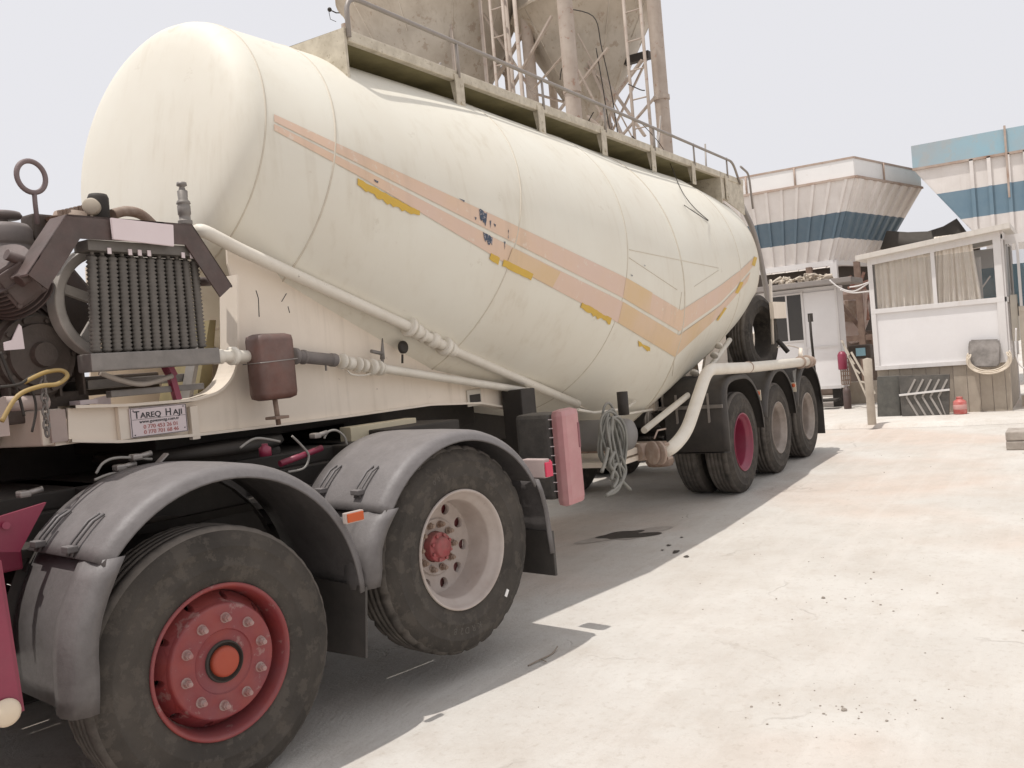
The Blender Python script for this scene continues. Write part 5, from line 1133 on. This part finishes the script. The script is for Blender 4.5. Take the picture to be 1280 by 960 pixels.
# fenders
def tfender(cx, cz, a0, a1, rf=.655, y0=-.04, y1=.56, name='fender'):
    b = MB(T); rows = []
    prof = [(y0, rf-.055), (y0+.003, rf-.05), (y0+.010, rf-.028), (y0+.03, rf-.008), (y0+.06, rf), (y0+.2, rf+.004), (y1-.1, rf+.004), (y1, rf)]
    N = 30
    for q in range(N+1):
        a = R(a0+(a1-a0)*q/N); rows.append([(cx+r_*math.sin(a), y, cz+r_*1.0*math.cos(a)) for y, r_ in prof])
    b.grid(rows); f = b.build(name, GFEND, tc_); md = f.modifiers.new('thickness', 'SOLIDIFY'); md.thickness = .008; md.offset = -1
    return f
def skirt(cx, cz, a, zb, rf=.655, y0=-.04, y1=.56, dirn=-1, name='fender_skirt', tap=.06, M_=None):
    # drop-down end section below the curved cap
    b = MB(T); x0, z0 = cx+(rf-.012)*math.sin(R(a)), cz+(rf-.012)*math.cos(R(a)); rows = []
    for q in range(9):
        u = q/8; z = z0+(zb-z0)*u; x = x0+dirn*(.115*math.sin(min(1, u*1.6)*math.pi/2))+dirn*.02*u
        ins = .0 if u < .8 else (u-.8)*.1
        rows.append([(x-dirn*.085, y0+.0+ins, z), (x-dirn*.05, y0-.004+ins, z), (x-dirn*.012, y0+.015+ins, z), (x, y0+.05, z), (x+dirn*.012, y0+.10, z), (x+dirn*.004, y0+.16, z), (x-dirn*.025, y0+.175, z), (x-dirn*.028, y0+.19, z), (x-dirn*.03, y1, z)])
    b.grid(rows); f = b.build(name, M_ or GFEND, tc_); md = f.modifiers.new('thickness', 'SOLIDIFY'); md.thickness = .008; md.offset = -1
    return f
F1 = (-1.305, .625); F2 = (.01, .605)
b = MB(T); b.lathe([(0, -1.9), (.12, -1.88), (.155, -1.8), (.16, 0), (.155, 1.0), (.12, 1.08), (0, 1.1)], (-.3, 1.95, 1.13), (1, 0, 0), 24); b.build('dark_far_filler', DARK, tc_)  # dark cylinder added to cover the bright ground strip below the front beam
f1 = tfender(*F1, -53, 90); f2 = tfender(*F2, -58, 62)
s1 = skirt(*F1, -52, .50, dirn=-1); s2 = skirt(*F2, -57, .62, dirn=-1)
def latch(F, a, y):
    b = MB(T); r0 = .668; 
    for da in (-3, 3): 
        pts = [(F[0]+r_*math.sin(R(a+x)), y, F[1]+r_*math.cos(R(a+x))) for x, r_ in ((-7, r0-.004), (-3, r0+.012), (5, r0+.01), (9, r0-.002))]
        b.tube([(p[0], p[1]+(.018 if da > 0 else -.018), p[2]) for p in pts], .006, 6)
    p = (F[0]+(r0+.01)*math.sin(R(a-5)), y, F[1]+(r0+.01)*math.cos(R(a-5))); b.box((p[0]-.02, y-.028, p[2]-.012), (p[0]+.02, y+.028, p[2]+.012), .004)
    return b
for F, f in ((F1, f1), (F2, f2)):
    for y in (.16, .44): latch(F, -46, y).build('fender_latch', GFEND, f)
# rear end of fender 2 : grey upright, flap
b = MB(T); rows = []
for x, z in ((.60, .92), (.63, .85), (.655, .75), (.665, .66), (.672, .58), (.68, .50)):
    rows.append([(x-.05, -.03, z), (x-.02, -.035, z), (x, -.01, z), (x+.005, .1, z), (x, .5, z)])
b.grid(rows); f3 = b.build('fender_skirt', GFEND, tc_); md = f3.modifiers.new('t', 'SOLIDIFY'); md.thickness = .008
b = MB(T)
b.box((.655, -.03, .37), (.675, .36, .62), .004); b.build('mud_flap', BFEND, tc_)
b = MB(T); b.prism([(-.665, -.02, .64), (-.70, .5, .66), (-.74, .5, .33), (-.70, -.02, .33)], (1, 0, 0), .012); b.build('mud_flap', BFEND, tc_)
b = MB(T)     # dark inner liner of the wheel arch
for F in (F1, F2): b.grid([[(F[0]+.62*math.sin(R(a)), y, F[1]+.62*math.cos(R(a))) for y in (.56, .60)] for a in range(-60, 91, 10)]); b.grid([[(F[0]+r_*math.sin(R(a)), .60, F[1]+r_*math.cos(R(a))) for r_ in (.42, .64)] for a in range(-90, 91, 10)])
b.build('arch_liner', BFEND, tc_)
# lamps
P = att(443, 646, yl=-.05); b = MB(T); b.box((P.x-.05, -.055, P.z-.024), (P.x+.05, -.03, P.z+.024), .004, M=IDM); al = b.build('side_marker', mat('marker_base', (.45, .38, .34), .5), tc_)
b = MB(T); b.box((P.x-.044, -.062, P.z-.019), (P.x+.044, -.054, P.z+.019), .003); b.build('lens', AMBER, al)
P = att(674, 585, yl=.05); b = MB(T); b.box((P.x-.02, -.0, P.z-.055), (P.x+.035, .16, P.z+.05), .006); tl = b.build('tail_lamp', mat('tail_lamp_body', (.42, .33, .31), .5), tc_)
b = MB(T); b.box((P.x+.036, .0, P.z-.052), (P.x+.052, .155, P.z+.04), .006); b.box((P.x-.015, -.012, P.z-.05), (P.x+.045, -.002, P.z+.032), .004); b.build('lens', REDL, tl)
# red crossmember, hoses and valves between the fenders and the gooseneck
b = MB(T); b.cyl(att(350, 580, yl=.62), att(402, 560, yl=.62), .016, 14); b.next(); b.lathe([(0, 0), (.03, 0), (.03, .04), (.015, .05), (.015, .06), (0, .06)], att(332, 570, yl=.62), (0, 0, 1), 18); b.next(); b.box((-2.9, .55, .95), (-1.85, .65, 1.08), .01); b.build('suspension_bracket', CRIM, tc_)
b = MB(T)
for pl in ([(365, 545), (378, 558), (386, 570), (380, 585), (360, 590)], [(405, 548), (410, 540), (420, 538), (430, 545), (434, 556)], [(300, 560), (320, 548), (350, 552)], [(120, 592), (130, 578), (150, 572), (190, 574)], [(118, 600), (140, 592), (170, 590)]):
    b.tube(smooth_path([att(*p, yl=.6) for p in pl]), .006, 8); b.next()
b.build('air_line', mat('grey_air_line', (.3, .28, .25), .5), tc_)
b = MB(T)
for px, py in ((395, 545), (170, 572), (150, 585), (185, 588), (30, 618)):
    P = att(px, py, yl=.6); b.box(P-Vector((.022, .02, .012)), P+Vector((.022, .03, .015)), .008); b.cyl(P, P+Vector((.07, 0, .01)), .012, 10); b.next()
b.beam(att(185, 592, yl=.55), att(208, 567, yl=.55), .035, .008)
b.build('valve_block', STEEL, tc_)
b = MB(T); b.box(att(440, 556, yl=.9)-Vector((0, 0, .1)), att(520, 522, yl=.9)+Vector((0, .1, 0)), .004); b.build('wiring_plate', mat('pale_yellow_plate', (.66, .57, .40), .6), tc_)
# far side fender
b = MB(T); 
for cx in (-1.305, .01): b.grid([[(cx+.655*math.sin(R(a)), y, .62+.655*math.cos(R(a))) for y in (1.95, 2.0, 2.5, 2.54)] for a in range(-70, 80, 6)])
ff = b.build('far_fender', GFEND, tc_); md = ff.modifiers.new('t', 'SOLIDIFY'); md.thickness = .01
b = MB(T); b.box((-2.6, .75, 1.12), (-2.1, 1.7, 1.16), .01); b.build('deck_fittings', GREYST, tc_)
# crimson bodywork behind the cab at the left edge
b = MB(T); 
q = [att(-40, 690, yl=-.05), att(3, 695, yl=-.05), att(34, 895, yl=-.05), att(-40, 925, yl=-.05)]
b.prism(q, (0, 1, 0), .5, bev=.015)
b.box((-5.2, -.02, .32), (-2.62, .9, 1.0), .04); body = b.build('side_skirt', CRIM, tc_)
b = MB(T); P = att(8, 891, yl=-.055); b.lathe([(0, .02), (.03, .017), (.042, .008), (.045, 0)], P, (0, -1, 0), 24); b.build('skirt_lamp', mat('cream_lamp', (.72, .6, .45), .35), body)
b = MB(T); A = att(0, 668, yl=.35); b.prism([att(-20, 652, yl=.4), att(58, 628, yl=.4), att(25, 690, yl=.4), att(-20, 690, yl=.4)], (0, 1, 0), .02); b.cyl(att(8, 657, yl=.38), att(8, 657, yl=.42), .014, 12); b.build('mudguard_stay', CRIM, tc_)

b = MB(T); b.box((-5.2, .02, 1.15), (-3.05, 2.48, 3.0), .08); cab = b.build('cab', CRIM, tc_)
b = MB(T); b.box((-3.052, .9, 2.0), (-3.04, 1.6, 2.5), .004); b.build('rear_window', mat('dark_window', (.05, .045, .04), .15, spec=.5), cab)
